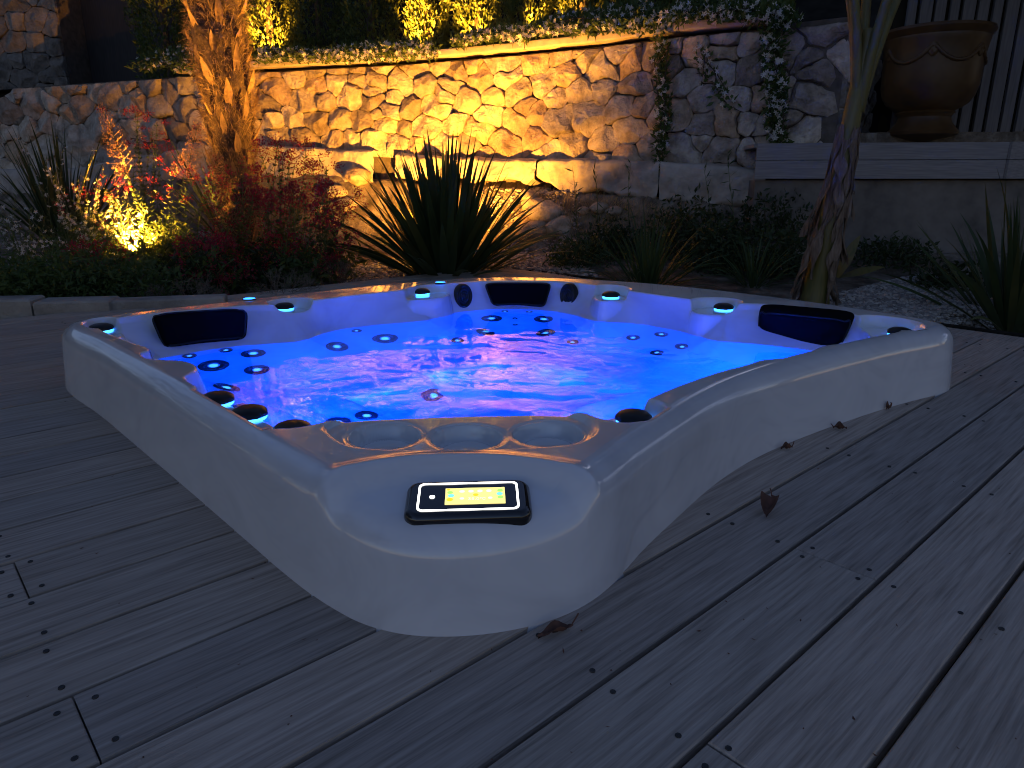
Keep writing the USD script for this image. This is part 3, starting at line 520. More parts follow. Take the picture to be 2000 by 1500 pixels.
C2 = [(60, 385), (210, 425), (320, 387), (450, 385), (570, 380), (700, 370), (860, 365), (1040, 360), (1195, 370), (1380, 350), (1560, 350), (1695, 310), (1830, 310), (100, 500), (330, 470), (450, 450), (560, 440), (660, 445), (785, 450), (940, 480), (1095, 470), (1060, 530),
      (1240, 460), (1400, 430), (1720, 420), (280, 560), (380, 570), (520, 530), (640, 560), (760, 545), (1170, 560), (1310, 540), (1470, 520), (1670, 550), (100, 680), (210, 660), (340, 680), (460, 670), (590, 665), (735, 625), (860, 610), (1010, 605), (1280, 640), (1570, 630), (1690, 665),
      (130, 770), (260, 775), (420, 785), (540, 780), (720, 690), (820, 715), (950, 700), (1100, 695), (1220, 740), (1450, 680), (660, 790), (780, 795), (900, 815), (1040, 800), (1200, 790), (1370, 790), (1570, 775), (1740, 800), (640, 520), (690, 640), (1110, 410), (1600, 450), (1500, 590)]
C3 = [(690, 340), (755, 415), (910, 380), (590, 450), (800, 545), (580, 580), (435, 605), (470, 750), (700, 700), (855, 700), (775, 845), (610, 920), (1190, 330), (1380, 250), (1530, 270), (1365, 335), (1350, 440), (1570, 445), (1110, 530), (1240, 640), (1500, 640), (960, 760), (1080, 760), (1230, 820),
      (1395, 815), (1520, 800), (1130, 970), (1225, 920), (1350, 970), (1530, 1000), (1660, 800), (1790, 780), (1880, 620), (1740, 610), (1890, 400), (1760, 380), (1050, 280), (880, 930), (1000, 450), (450, 330), (1700, 960), (1850, 880), (1640, 640), (1950, 480), (1700, 480)]
CL = [(150, 165), (210, 190), (290, 170), (190, 240), (250, 215), (310, 205), (330, 180), (360, 215), (300, 255), (350, 160), (230, 270), (160, 210), (160, 270), (345, 255), (400, 170), (390, 235), (430, 190), (470, 160), (475, 215), (430, 260), (490, 260), (250, 160), (120, 250), (20, 230), (60, 205), (90, 240), (-20, 250), (-40, 300), (30, 290), (80, 290), (0, 340), (100, 200)]
seeds = [wall_px(500 + x * .35, y * .35) for x, y in C2] + [wall_px(1000 + x * .3, y * .3) for x, y in C3] + [wall_px(*p) for p in CL]
seeds = np.array(seeds); s0, s1 = wall_px(-70, 200)[0], WS[-1] - 0.01
KL = np.array([wall_px(500, 130)[0]]); bot = [(s, float(foot_z(s)) - 0.05) for s in np.linspace(s0, s1, 40)]
top = [(s, CAPZ - 0.035 if s > s0 + 0.9 else CAPZ - 0.035 - 0.33 * (s0 + .9 - s)) for s in np.linspace(s1, s0, 60)]
clip = Polygon(bot + top)
rs = R_(7); extra = []
while len(extra) < 26:                                    # small fillers where the seeds leave wide gaps
    q = np.array([rs.uniform(s0, s1), rs.uniform(clip.bounds[1], CAPZ)])
    if clip.contains(Point(q)) and np.min(np.hypot(*((np.vstack([seeds] + ([extra] if extra else [])) - q) / [1.25, 1]).T)) > 0.165: extra.append(q)
wall = thing('stone_wall', 'rubble limestone garden wall with a flat coping, lit amber by a spotlight', 'wall')
for i, g in cells(np.vstack([seeds, extra]), clip):
    v, f = stone_mesh(g, 0.11, rs.uniform(0.02, 0.06), 1000 + i, rough=rs.uniform(.02, .042)); obj('stone', (to_wall(v), f), stones[rs.choice(5, p=[.3, .2, .2, .18, .12])], wall, smooth=27)
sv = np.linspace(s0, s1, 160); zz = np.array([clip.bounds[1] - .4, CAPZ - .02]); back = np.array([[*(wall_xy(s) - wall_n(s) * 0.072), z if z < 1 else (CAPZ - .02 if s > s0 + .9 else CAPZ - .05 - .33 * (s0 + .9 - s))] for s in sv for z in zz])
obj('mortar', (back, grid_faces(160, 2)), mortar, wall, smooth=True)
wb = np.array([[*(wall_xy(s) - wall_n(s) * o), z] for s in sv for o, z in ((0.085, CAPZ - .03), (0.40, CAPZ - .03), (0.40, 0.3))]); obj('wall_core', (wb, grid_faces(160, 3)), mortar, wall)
cap_s = [wall_px(x, 60)[0] for x in (340, 505, 640, 845, 1030, 1170, 1330, 1512)]
for a, b in zip(cap_s[:-1], cap_s[1:]):                    # coping slabs
    n = 26; ss_ = np.linspace(a + .004, b - .004, n); sec = [(-.36, .0), (.045, .0), (.058, .012), (.060, .045), (.052, .064), (.03, .070), (-.36, .070)]
    v = np.array([[s, CAPZ + z, o] for s in ss_ for o, z in sec]); nz = meshkit.fbm(np.c_[v[:, 0] * 9, v[:, 1] * 9, v[:, 2] * 9], 3, 4) - .5; v[:, 2] += nz * .022; v[:, 1] += nz * .012
    fc = grid_faces(n, len(sec), True); fc = np.vstack([fc[:, [0, 1, 2]], fc[:, [0, 2, 3]]]); k = len(sec)
    fc = np.vstack([fc, [[0, i, i + 1] for i in range(1, k - 1)], [[(n - 1) * k, (n - 1) * k + i + 1, (n - 1) * k + i] for i in range(1, k - 1)]]); obj('coping_slab', (to_wall(v), fc), cap_stone, wall, smooth=35)
# footing: rough concrete ledge under the stones
ft = thing('wall_footing', 'rough broken concrete ledge along the foot of the stone wall', 'wall footing')
def footing(x0, x1, ylow, seed):
    sa, sb = wall_px(x0, 310, .12)[0], wall_px(x1, 310, .12)[0]; n = max(12, int((sb - sa) / .018)); S_ = np.linspace(sa, sb, n); lowz = np.interp(S_, [wall_px(x, y, .14)[0] for x, y in ylow], [wall_px(x, y, .14)[1] for x, y in ylow])
    lowz = lowz + 0.14 * (meshkit.fbm(np.c_[S_ * 4, S_ * 0, S_ * 0 + seed], 4, seed) - .5); V = []
    for s, lz in zip(S_, lowz):
        tz = float(foot_z(s)); hs = np.linspace(tz - .012, lz, 12)
        V += [[s, tz + .012, -.03], [s, tz + .008, .06], [s, tz + .002, .115]] + [[s, h, .135] for h in hs] + [[s, lz - .02, .10], [s, lz - .03, -.02]]
    V = np.array(V); m_ = 17; nz = meshkit.fbm(V * 6, 5, seed) - .5; V[:, 2] += nz * .17; V[:, 1] += nz * .05
    return to_wall(V), grid_faces(n, m_)[:, ::-1]
LOWY = [(100, 380), (480, 355), (640, 352), (830, 345), (1046, 352), (1100, 372), (1300, 395), (1490, 402)]
for k, (a, b) in enumerate([(-70, 470), (476, 728), (772, 1048), (1050, 1290), (1292, 1500)]): obj('concrete_block', footing(a, b, LOWY, 60 + k), concrete, ft, smooth=45)
rk = R_(17)
def rock(r, seed, flat=.7):
    m = trimesh.creation.icosphere(2, 1.0); v = np.array(m.vertices); d = 1 + .7 * (meshkit.fbm(v * 1.4 + seed * 3.1, 3, seed) - .5); return v * d[:, None] * np.array([1.15, 1, flat]) * r, np.array(m.faces)
for k, (x, y, r) in enumerate([(1040, 385, .09), (1062, 400, .07), (1085, 415, .10), (1035, 425, .09), (1065, 450, .10), (1090, 460, .08), (1030, 470, .07), (1062, 452, .17), (1075, 415, .15), (1050, 398, .10), (1110, 440, .13), (700, 345, .12), (660, 375, .11), (690, 400, .12), (640, 410, .10), (670, 435, .11), (705, 445, .10), (720, 470, .09), (760, 480, .10), (1010, 478, .06), (1180, 405, .07), (1210, 412, .06), (1150, 410, .05)]):
    s, z = wall_px(x, y, .2); q = wall_xy(s) + wall_n(s) * (.20 + .0012 * (y - 340)); obj('rubble_stone', move(rock(r, k), (q[0], q[1], z)), stones[k % 4], ft, smooth=50)
# far house corner, top left
def flat_stones(parent, o, ux, w, z0, z1, n, seed, size=.2):
    r = R_(seed); cl = sbox(0, z0, w, z1); pts = []
    tries = 0
    while len(pts) < n and tries < 6000:
        tries += 1; q = np.array([r.uniform(0, w), r.uniform(z0, z1)])
        if not pts or np.min(np.hypot(*((np.array(pts) - q) / [1.25, 1]).T)) > size: pts.append(q)
    nn = np.array([ux[1], -ux[0]])
    for i, g in cells(pts, cl, 1.25, .008):
        v, f = stone_mesh(g, .08, r.uniform(.01, .03), seed * 100 + i, rough=.012); q = o[:2] + v[:, :1] * ux + v[:, 2:3] * nn; obj('stone', (np.c_[q, v[:, 1]], f), shaded_stones[r.integers(3)], parent, smooth=50)
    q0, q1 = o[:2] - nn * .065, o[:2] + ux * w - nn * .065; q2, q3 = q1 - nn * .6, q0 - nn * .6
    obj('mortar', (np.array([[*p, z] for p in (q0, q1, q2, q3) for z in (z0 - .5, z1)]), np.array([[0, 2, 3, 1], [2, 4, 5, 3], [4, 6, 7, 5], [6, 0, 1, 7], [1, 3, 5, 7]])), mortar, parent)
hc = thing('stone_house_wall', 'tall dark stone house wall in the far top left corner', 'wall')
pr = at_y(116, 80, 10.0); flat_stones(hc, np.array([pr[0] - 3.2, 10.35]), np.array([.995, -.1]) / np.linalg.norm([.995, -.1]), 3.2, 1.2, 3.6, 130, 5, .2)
# dark timber fence between the house wall and the hedge
fence_wood = M('fence_wood', [(0.02, 0.018, 0.017), (0.045, 0.04, 0.038)], scale=5, rough=.85, stretch=(20, 20, 1))
fn = thing('timber_fence', 'dark vertical board fence behind the left end of the garden wall', 'fence')
for k in range(16):
    p = at_y(122 + 17.5 * k, 60, 10.6 - .02 * k); w = .058 + .01 * ((k * 7) % 3); obj('board', bevel_box(p[0] - w, p[0] + w, p[1], p[1] + .03, 1.0, 4.2 + .05 * ((k * 5) % 4), .006), dark_soil if False else fence_wood, fn)
obj('rail', box(at_y(112, 60, 10.6)[0], at_y(410, 60, 10.4)[0], 10.68, 10.74, 2.6, 2.7), fence_wood, fn)
# ------------------------------------------------------------------ raised deck, slatted screen, vase (right)
rdk = thing('raised_deck', 'raised wooden deck edge of two wide boards beneath the big vase', 'raised deck')
def fz(x, y, Y): return at_y(x, y, Y)[2]
YF = 5.50; xl, xr = at_y(1478, 300, YF)[0] + .0, at_y(1968, 300, 5.28)[0]
p0, p1 = np.array([xl, YF]), np.array([xr, 5.28]); ud = (p1 - p0) / np.linalg.norm(p1 - p0); Ld = np.linalg.norm(p1 - p0); rzd = math.degrees(math.atan2(ud[1], ud[0]))
zt, zm, zb = fz(1480, 280, YF), fz(1480, 313, YF), fz(1480, 349, YF)
def on(m, o=p0, rz=rzd): v, f = m; c, s = math.cos(math.radians(rz)), math.sin(math.radians(rz)); return np.c_[o[0] + v[:, 0] * c - v[:, 1] * s, o[1] + v[:, 0] * s + v[:, 1] * c, v[:, 2]], f
for a, b in ((zm + .002, zt), (zb, zm - .002)):
    obj('fascia_board', on(bevel_box(0, Ld, 0, .025, a, b, .003)), fascia_wood, rdk)
    obj('fascia_board', on(bevel_box(Ld + .001, Ld + .026, -.0, 2.5, a, b, .003)) if False else on(bevel_box(0, 2.4, -.025, 0, a, b, .003), p1 + ud * .002, rzd + 14), fascia_wood, rdk)
for k in range(14): obj('plank', on(bevel_box(-.02, Ld + 2.3, .0 + .142 * k + .028, .138 + .142 * k + .028, zt - .03, zt - .002, .003)), fascia_wood, rdk)
obj('retaining_wall', on(box(.02, Ld + 2.4, .06, .3, -.4, zb - .012)), M('dark_concrete', [(0.07, 0.063, 0.057), (0.14, 0.125, 0.11), (0.19, 0.17, 0.15)], scale=4, detail=9, rough=.9, bump=(20, .8, .012)), rdk)  # darker concrete tone below the fascia boards
scr = thing('slatted_screen', 'tall dark screen of vertical wooden slats behind the big vase', 'screen')
for k in range(22):
    x = 1722 + 24 * k; p = at_y(x, 250, 6.25); w = .030 + .006 * ((k * 5) % 3); d0 = p0 + ud * ((p[:2] - p0) @ ud) + np.array([-ud[1], ud[0]]) * .62
    obj('slat', on(bevel_box(-w, w, -.015, .02, zt - .01, 3.6, .004), d0, rzd), slat_wood, scr)
obj('roof', on(box(-.5, 5.0, -2.1, .5, 3.0, 3.15), p0 + ud * ((at_y(1722, 250, 6.25)[:2] - p0) @ ud) + np.array([-ud[1], ud[0]]) * .62, rzd), slat_wood, scr)  # unseen roof slab, added to shade the vase and the right side
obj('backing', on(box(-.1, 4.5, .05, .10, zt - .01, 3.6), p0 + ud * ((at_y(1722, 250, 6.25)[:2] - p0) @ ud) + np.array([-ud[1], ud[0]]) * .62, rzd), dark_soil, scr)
vb = at_y(1800, 262, 5.62); vb[2] = zt; sc = 4.9 / 1370.0
vase = thing('garden_vase', 'large amber glazed garden vase with garland relief on the raised deck', 'vase', loc=vb)
def pxz(y): return at_y(1808, y, 5.62)[2] - zt
pr = [(.0001, .002), (66, 264), (68, 258), (60, 250), (52, 240), (49, 230), (52, 224), (56, 222), (52, 218), (62, 214), (76, 204), (85, 190), (90, 170), (91, 140), (92, 110), (95, 90), (97, 82), (96, 78), (101, 72), (104, 66), (102, 60), (98, 59), (90, 64), (86, 80), (84, 140), (60, 200), (.01, 205)]
prof = [(r * sc, max(pxz(y), 0) if y > 1 else 0.002) for r, y in pr]
obj('body', lathe(prof, 56), glaze, vase, smooth=40)
a = np.linspace(math.radians(-165), math.radians(-15), 60)
for k in range(3):
    aa = np.linspace(math.radians(-150 + 60 * k) - .5, math.radians(-150 + 60 * k) + .5, 24); zz = pxz(95) - .10 * (1 - np.abs(np.linspace(-1, 1, 24)) ** 2) - .02; rr = np.interp(zz, [p[1] for p in prof[8:16]], [p[0] for p in prof[8:16]]) + .002
    obj('garland', tube(np.c_[rr * np.cos(aa), rr * np.sin(aa), zz], .010 + .006 * np.abs(np.sin(np.arange(24) * 1.3)), 8), glaze, vase, smooth=True)
for k in range(4):
    an = math.radians(-180 + 60 * k); z = pxz(108); r = 92 * sc; m = trimesh.creation.icosphere(2, 1.0); v = np.array(m.vertices) * [.035, .014, .05]; v[:, 1] += .006 * np.sin(v[:, 0] * 200) * np.cos(v[:, 2] * 120)
    v, f = on((v, np.array(m.faces)), np.array([r * math.cos(an), r * math.sin(an)]), math.degrees(an) - 90); v[:, 2] += z; obj('medallion', (v, f), glaze, vase, smooth=True)
# white edging block on the far wall end
eb = at_y(1672, 66, 6.1); obj('stone_block', on(bevel_box(-.10, .10, 0, .3, eb[2] - .03, eb[2] + .03, .006), eb[:2], -20), concrete, label='pale squared stone block on top of the dark wall end beside the vase', cat='stone')
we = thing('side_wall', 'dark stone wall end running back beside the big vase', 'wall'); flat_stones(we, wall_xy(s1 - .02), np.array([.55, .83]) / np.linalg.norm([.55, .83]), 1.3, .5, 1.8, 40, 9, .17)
# planter edging, left
pl = thing('planter_edging', 'pale concrete planter edging at the left end of the deck', 'planter')
q = at_z(0, 632, 0); q2 = at_z(185, 622, 0)
e1 = at_z(120, 612, .0); dirp = np.array([.985, .17])
for a, b, h in ((-2.0, -.15, .07), (-.14, .22, .055)): obj('edging_block', on(bevel_box(a, b, .03, .20, -.1, h, .01), e1[:2], 10), concrete, pl)
obj('edging_block', on(bevel_box(.22, .78, .05, .18, -.1, .045, .008), e1[:2], 14), concrete, pl)
#PLANTS
# ------------------------------------------------------------------ plants
def quads(c, ax, sd, ln, wd, fold=0.0):
    """leaf-sized diamonds: centre-base c, direction ax, side sd (n x 3), length, width; two triangles folded on the midrib"""
    n = len(c); ln = np.broadcast_to(ln, n)[:, None]; wd = np.broadcast_to(wd, n)[:, None]; nr = np.cross(ax, sd)
    v = np.stack([c, c + ax * ln * .45 + sd * wd * .5 + nr * wd * fold, c + ax * ln, c + ax * ln * .45 - sd * wd * .5 + nr * wd * fold], 1).reshape(-1, 3)
    k = 4 * np.arange(n)[:, None]; return v, np.vstack([k + [0, 1, 2], k + [0, 2, 3]])
def unit(v): return v / (np.linalg.norm(v, axis=-1, keepdims=True) + 1e-12)
def leafcloud(c, r, ln, wd, up=0.3, out=None, fold=.15):
    n = len(c); d = r.standard_normal((n, 3)); d[:, 2] += up
    if out is not None: d += out
    d = unit(d); s = unit(np.cross(d, r.standard_normal((n, 3)))); return quads(c, d, s, ln * r.uniform(.6, 1.3, n), wd * r.uniform(.7, 1.2, n), fold)
def stars(c, r, size, out=None):
    """five-petalled flowers"""
    n = len(c); d = r.standard_normal((n, 3)) * .7 + (np.array([0, -1, .4]) if out is None else out); d = unit(d); a = unit(np.cross(d, r.standard_normal((n, 3)))); b = np.cross(d, a); V, Fc = [], []
    for k in range(5):
        t = k * 2 * np.pi / 5; ax = unit(a * np.cos(t) + b * np.sin(t) + d * .15); sd = unit(np.cross(d, ax)); V.append(quads(c, ax, sd, size * r.uniform(.8, 1.2, n), size * .5))
    return join(*V)
def blade(base, az, lean, length, width, droop, seg=9, twist=0.0, fold=.25):
    """sword leaf as a folded strip"""
    t = np.linspace(0, 1, seg); ang = lean + droop * t ** 2; dz, dr = np.cos(ang), np.sin(ang); st = length / (seg - 1)
    r = np.r_[0, np.cumsum(dr[:-1] * st)]; z = np.r_[0, np.cumsum(dz[:-1] * st)]; h = np.array([math.cos(az), math.sin(az), 0]); s = np.array([-math.sin(az), math.cos(az), 0])
    c = base + r[:, None] * h + z[:, None] * [0, 0, 1]; w = width * np.clip(np.minimum(.55 + 1.2 * t, 1.0) * (1 - t ** 2.6), 0.02, None) / 2
    n = np.cos(ang)[:, None] * -h + np.sin(ang)[:, None] * [0, 0, 1]; tw = twist * t; sd = s * np.cos(tw)[:, None] + n * np.sin(tw)[:, None]; nn = np.cross(sd, unit(np.gradient(c, axis=0)))
    v = np.stack([c + sd * w[:, None] + nn * w[:, None] * fold, c, c - sd * w[:, None] + nn * w[:, None] * fold], 1).reshape(-1, 3); return v, grid_faces(seg, 3)
def sword_plant(label, base, n, L, W, seed, leans=(0.05, 1.25), mats=(sword_leaf, sword_leaf_b), droop=.35, cat='plant', name='sword_leaf_plant', group=None, spread=.10, leafname='leaf', az0=None):
    r = R_(seed); p = thing(name, label, cat, group, loc=base)
    for k in range(n):
        u = (k + .5) / n; le = leans[0] + (leans[1] - leans[0]) * u ** 1.1 + r.normal(0, .06); az = k * 2.39996 + r.normal(0, .25); b = np.array([math.cos(az), math.sin(az), 0]) * spread * (u ** .5) * r.uniform(.5, 1.1)
        obj(leafname, blade(b, az, max(le, .01), L * r.uniform(.72, 1.05) * (1 - .18 * u), W * r.uniform(.75, 1.15), abs(r.normal(droop * (.3 + u), .16)), twist=r.normal(0, .5)), mats[int(r.random() < .3) % len(mats)], p, smooth=True)
    return p
def gz(p): p = np.array(p, float); p[2] = float(ground_z(p[0], p[1])); return p
def gpx(x, y, Y=None):
    d = ray(x, y)
    if Y is not None: return gz([d[0] / d[1] * Y, Y, 0])
    t = np.linspace(2.5, 9, 900); P = d[None] * t[:, None] + [0, 0, H]; k = np.nonzero(P[:, 2] < ground_z(P[:, 0], P[:, 1]))[0]
    return gz(P[k[0]] if len(k) else P[-1])
sword_plant('large dark spiky clump of sword leaves silhouetted in front of the lit wall', gpx(872, 548), 240, 1.10, .066, 1, (.02, 1.12), spread=.20)
sword_plant('dark spiky sword leaf clump at the right edge of the deck', gpx(1975, 652), 90, .92, .045, 2, (.05, 1.15), spread=.12)
sword_plant('tall dark spiky clump at far left below the stone wall', gpx(125, 440, 7.1), 110, 1.25, .042, 3, (.02, .95), spread=.16)
sword_plant('dark spiky clump growing behind the hairy palm trunk', gpx(452, 430, 7.0), 80, 1.15, .040, 4, (.1, 1.35), spread=.12)
sword_plant('low clump of thin arching green strap leaves right of the lit wall patch', gpx(1262, 565), 150, .62, .016, 5, (.15, 1.25), (grass_leaf,), .8, name='strap_leaf_plant', spread=.14)
sword_plant('small clump of arching strap leaves beside the banana stem', gpx(1470, 560), 60, .42, .016, 6, (.2, 1.3), (grass_leaf,), .9, name='strap_leaf_plant', spread=.10)

# hairy palm trunk
pb = gpx(472, 448, 6.3); pt = np.array([pb[0] - .12, pb[1] + .15, 3.4]); pm = thing('palm_tree', 'hairy fibrous palm trunk lit amber from the left', 'palm tree', loc=pb)
def ptr(z): t = z / 3.6; return np.stack([-.14 * t + .03 * np.sin(t * 4), .15 * t, z], -1)
def prad(z): return np.interp(z, [0, .35, .9, 1.3, 2.0, 3.4], [.115, .12, .165, .185, .20, .20])
zz = np.linspace(0, 3.4, 70); v, f = tube(ptr(zz), prad(zz), 28); nz = meshkit.fbm(v * [9, 9, 6], 4, 8) - .5; ctr = ptr(v[:, 2]); v[:, :2] += (v[:, :2] - ctr[:, :2]) * (nz * .8)[:, None]; obj('trunk', (v, f), trunk_core, pm, smooth=True)
rp = R_(12)
for k in range(110):                                       # old leaf bases
    z = .05 + 3.2 * k / 110; az = k * 2.39996 + rp.normal(0, .1); rr = prad(z) * .93; b = ptr(np.array(z)) + [rr * math.cos(az), rr * math.sin(az), 0]
    obj('leaf_base', blade(b, az, rp.uniform(.25, .6), rp.uniform(.14, .26), rp.uniform(.05, .08), rp.normal(-.3, .5), 6, rp.normal(0, .6), .5), fibre, pm, smooth=True)
n = 15000; z = rp.uniform(0, 3.4, n); az = rp.uniform(0, 6.283, n); clump = np.sin(az * 3 + z * 9) * .5 + .5; rr = prad(z) * rp.uniform(.9, 1.06, n); c = ptr(z) + np.stack([rr * np.cos(az), rr * np.sin(az), 0 * z], 1)
az2 = az + rp.normal(0, .5, n); d = unit(np.stack([np.cos(az2) * .75, np.sin(az2) * .75, rp.normal(.15, .8, n)], 1)); s = unit(np.cross(d, rp.standard_normal((n, 3))))
obj('fibre', quads(c, d, s, rp.uniform(.04, .13, n) * (.5 + .9 * clump), rp.uniform(.002, .0055, n)), fibre, pm, kind='stuff')
for k in range(26):                                        # fan leaves of the crown, above the frame
    a = k * 2.39996; b = ptr(np.array(3.35)); le = .3 + 1.3 * k / 26; ms = []
    hd = np.array([math.cos(a) * math.sin(le), math.sin(a) * math.sin(le), math.cos(le)]); tip = b + hd * .7; ms.append(tube(np.array([b, b + hd * .35, tip]), .012, 5))
    for j in range(15): ms.append(blade(tip, a + (j - 7) * .16, le + abs(j - 7) * .05, .6, .035, .7, 6))
    obj('frond', join(*ms), dark_leaf, pm, smooth=True)

# banana plant with dry sheaths
bb = gpx(1590, 600); bn = thing('banana_plant', 'slender banana stem wrapped in torn dry brown sheaths right of the tub', 'banana plant', loc=bb)
def bpt(z): return np.stack([.02 * z + .055 * np.clip(z, 0, 1.4) ** 1.4, .0 * z, z], -1)
zz = np.linspace(-.03, 1.52, 40); v, f = tube(bpt(zz), np.interp(zz, [0, .12, .6, 1.0, 1.45], [.088, .074, .060, .052, .036]), 18); nz = meshkit.fbm(v * [14, 14, 2], 3, 3) - .5; ct = bpt(v[:, 2]); v[:, :2] += (v[:, :2] - ct[:, :2]) * nz[:, None] * .5; obj('stem', (v, f), banana_green, bn, smooth=True)
for k, (az, le, ln) in enumerate([(2.9, .05, 1.3), (.25, .15, 1.3), (1.4, .04, 1.5), (-1.2, .06, 1.2), (3.6, .10, 1.2)]):
    b = bpt(np.array(1.30)) ; t = np.linspace(0, 1, 14); hd = np.array([math.cos(az), math.sin(az)]); x = ln * t * np.sin(le + .25 * t); p = np.c_[b[0] + hd[0] * (.012 + x), b[1] + hd[1] * (.012 + x), b[2] - .2 + ln * t]
    st = obj('leaf_stalk', tube(p, np.interp(t, [0, .5, 1], [.030, .024, .010]), 10), banana_green, bn, smooth=True)
    e = p[-1]; n = 18; tl = np.linspace(0, 1, n); ang = le + .25 + 1.5 * tl ** 1.3; stp = 1.5 / n; cx = np.cumsum(np.sin(ang)) * stp; cz = np.cumsum(np.cos(ang)) * stp; cl = np.c_[e[0] + hd[0] * cx, e[1] + hd[1] * cx, e[2] + cz]; w = .24 * np.sin(np.pi * np.clip(tl * .94 + .04, 0, 1)) ** .6; sd = np.array([-hd[1], hd[0], -.25])
    obj('leaf', (np.stack([cl + sd * w[:, None] - [0, 0, .05], cl, cl - sd * w[:, None] * [1, 1, -1] - [0, 0, .05]], 1).reshape(-1, 3), grid_faces(n, 3)), dark_leaf, bn, smooth=True)
rb = R_(21)
for k in range(30):                                        # torn dry sheaths
    z0 = rb.uniform(.30, 1.02) if k > 9 else rb.uniform(.85, 1.05); az = rb.uniform(0, 6.283) if k % 3 else rb.uniform(-2.9, -.2); L = rb.uniform(.3, .75); L = min(L, z0 + .0); n = 16; t = np.linspace(0, 1, n); z = z0 - L * t; c = bpt(z)
    ru = np.interp(z, [0, .12, .6, 1.0, 1.45], [.088, .074, .060, .052, .038]) + .006 + (.055 * rb.random() + .014) * t ** 1.5 + .010 * np.sin(t * rb.uniform(5, 13) + rb.uniform(0, 6)) * t; wv = az + .35 * np.sin(t * rb.uniform(2, 6) + rb.uniform(0, 6)) * t
    hw = rb.uniform(.15, .42) * (1 - .6 * t) * (1 + .6 * np.sin(t * rb.uniform(9, 20) + k)); cols = []
    for m_ in np.linspace(-1, 1, 6): a = wv + hw * m_; q = ru * (1 + .10 * abs(m_) * rb.random() + .07 * np.sin(m_ * 5 + t * 7 + k)); cols.append(np.c_[c[:, 0] + q * np.cos(a), c[:, 1] + q * np.sin(a), z + .02 * m_ * rb.normal()])
    obj('dry_sheath', (np.stack(cols, 1).reshape(-1, 3), grid_faces(n, 6)), banana_dry, bn, smooth=True)
bl = gpx(1632, 560)
sp = thing('young_shoot', 'two broad pale green leaves of a young shoot beside the banana stem', 'plant', loc=bl)
for az, le, ln, wd in ((.1, .35, .30, .10), (-.1, 1.25, .30, .09)): obj('leaf', blade(np.array([.0, 0, .06]), az, le, ln, wd, .3, 10, .9, .15), banana_green, sp, smooth=True)

# cypresses above the wall
def cypress(px, y0, w, hgt, seed, label, Yb):
    b = at_y(px, y0, Yb); b[2] = float(hill_z(b[0], b[1])) - .05; r = R_(seed); t = thing('cypress_tree', label, 'tree', loc=b); wr = w * Yb / F / 2
    obj('trunk', tube(np.array([[0, 0, -.1], [0, 0, hgt * .4], [0, 0, hgt * .85]]), [.05, .04, .01], 8), bark, t, smooth=True)
    n = int(11000 * hgt / 3.4); z = hgt * r.random(n) ** 1.0; prof = np.interp(z / hgt, [0, .04, .25, .6, 1], [.65, .9, 1, .85, .12]) * wr; az = r.uniform(0, 6.283, n)
    lump = 1 + .28 * np.sin(az * 5 + z * 4 + seed) * np.sin(z * 9 + az * 2); q = prof * lump * np.sqrt(r.uniform(.45, 1.0, n)); c = np.stack([q * np.cos(az), q * np.sin(az), z + .05], 1); out = np.stack([np.cos(az) * .9, np.sin(az) * .9, 0 * az + 1.6], 1)
    obj('crown', leafcloud(c, r, .058, .026, 0, out), cypress_leaf, t); return b
CYP = [(322, 60, 105, 3.2, 'dim bushy conifer column left of the palm trunk'), (528, 70, 95, 4.2, 'brightly lit conifer column just right of the palm trunk'), (625, 60, 110, 3.8, 'dim amber conifer column second right of the palm trunk'), (725, 60, 95, 3.6, 'dark conifer column third right of the palm trunk'),
       (838, 66, 80, 4.6, 'brightest yellow green conifer column above the middle of the wall'), (935, 60, 80, 4.4, 'bright conifer column next right of the brightest one'), (1030, 40, 100, 3.6, 'dark conifer column above the lit coping'), (1140, 20, 105, 3.4, 'dim conifer behind the white jasmine, left of two'), (1260, 10, 105, 3.2, 'dim conifer behind the white jasmine, right of two'), (1390, 0, 110, 3.2, 'dark conifer above the right part of the wall'), (1520, 0, 120, 3.2, 'dark conifer above the right wall end')]
CB = []
for k, (x, y, w, h, lab) in enumerate(CYP): 
    s = wall_px(x, 100)[0]; q = wall_xy(s) - wall_n(s) * (.95 + .12 * (k % 3)); CB.append(cypress(x, y, w, h, 70 + k, lab, q[1]))
# dark trees farther behind, plus three unseen trees added to shade the deck
def tree(x, y, h, w, seed, label):
    b = np.array([x, y, float(hill_z(x, y)) - .1]); r = R_(seed); t = thing('background_tree', label, 'tree', loc=b); obj('trunk', tube(np.array([[0, 0, 0], [.1, 0, h * .4], [.0, .1, h * .8]]), [.14, .10, .03], 8), bark, t, smooth=True)
    n = 6500; cc = r.standard_normal((14, 3)) * [w * .36, w * .36, h * .16] + [0, 0, h * .62]; c = cc[r.integers(14, size=n)] + r.standard_normal((n, 3)) * [w * .16, w * .16, h * .09]; obj('crown', leafcloud(c, r, .15, .08, .3), dark_leaf, t)
for k, (x, y, h, w, lab) in enumerate([(-8.5, 15, 5.0, 4, 'dark tree far behind the timber fence'), (-4.5, 14, 5, 4, 'dark tree far behind the palm trunk'), (-.8, 13.2, 4.6, 4, 'dark tree far behind the brightest conifer'), (2.2, 12, 4.6, 3.6, 'dark tree far behind the jasmine'), (5.6, 11, 4.8, 3.6, 'dark tree behind the right wall end'), (9, 10.5, 5, 4, 'dark tree behind the slatted screen'), (-6.2, 2.6, 4.6, 3.4, 'unseen tree added left of the deck to shade it'), (-4.6, .2, 4.6, 3.2, 'unseen tree added near left of the deck to shade it'), (7.5, 2.6, 5.0, 4, 'unseen tree added right of the deck to shade it')]): tree(x, y, h, w, 90 + k, lab)

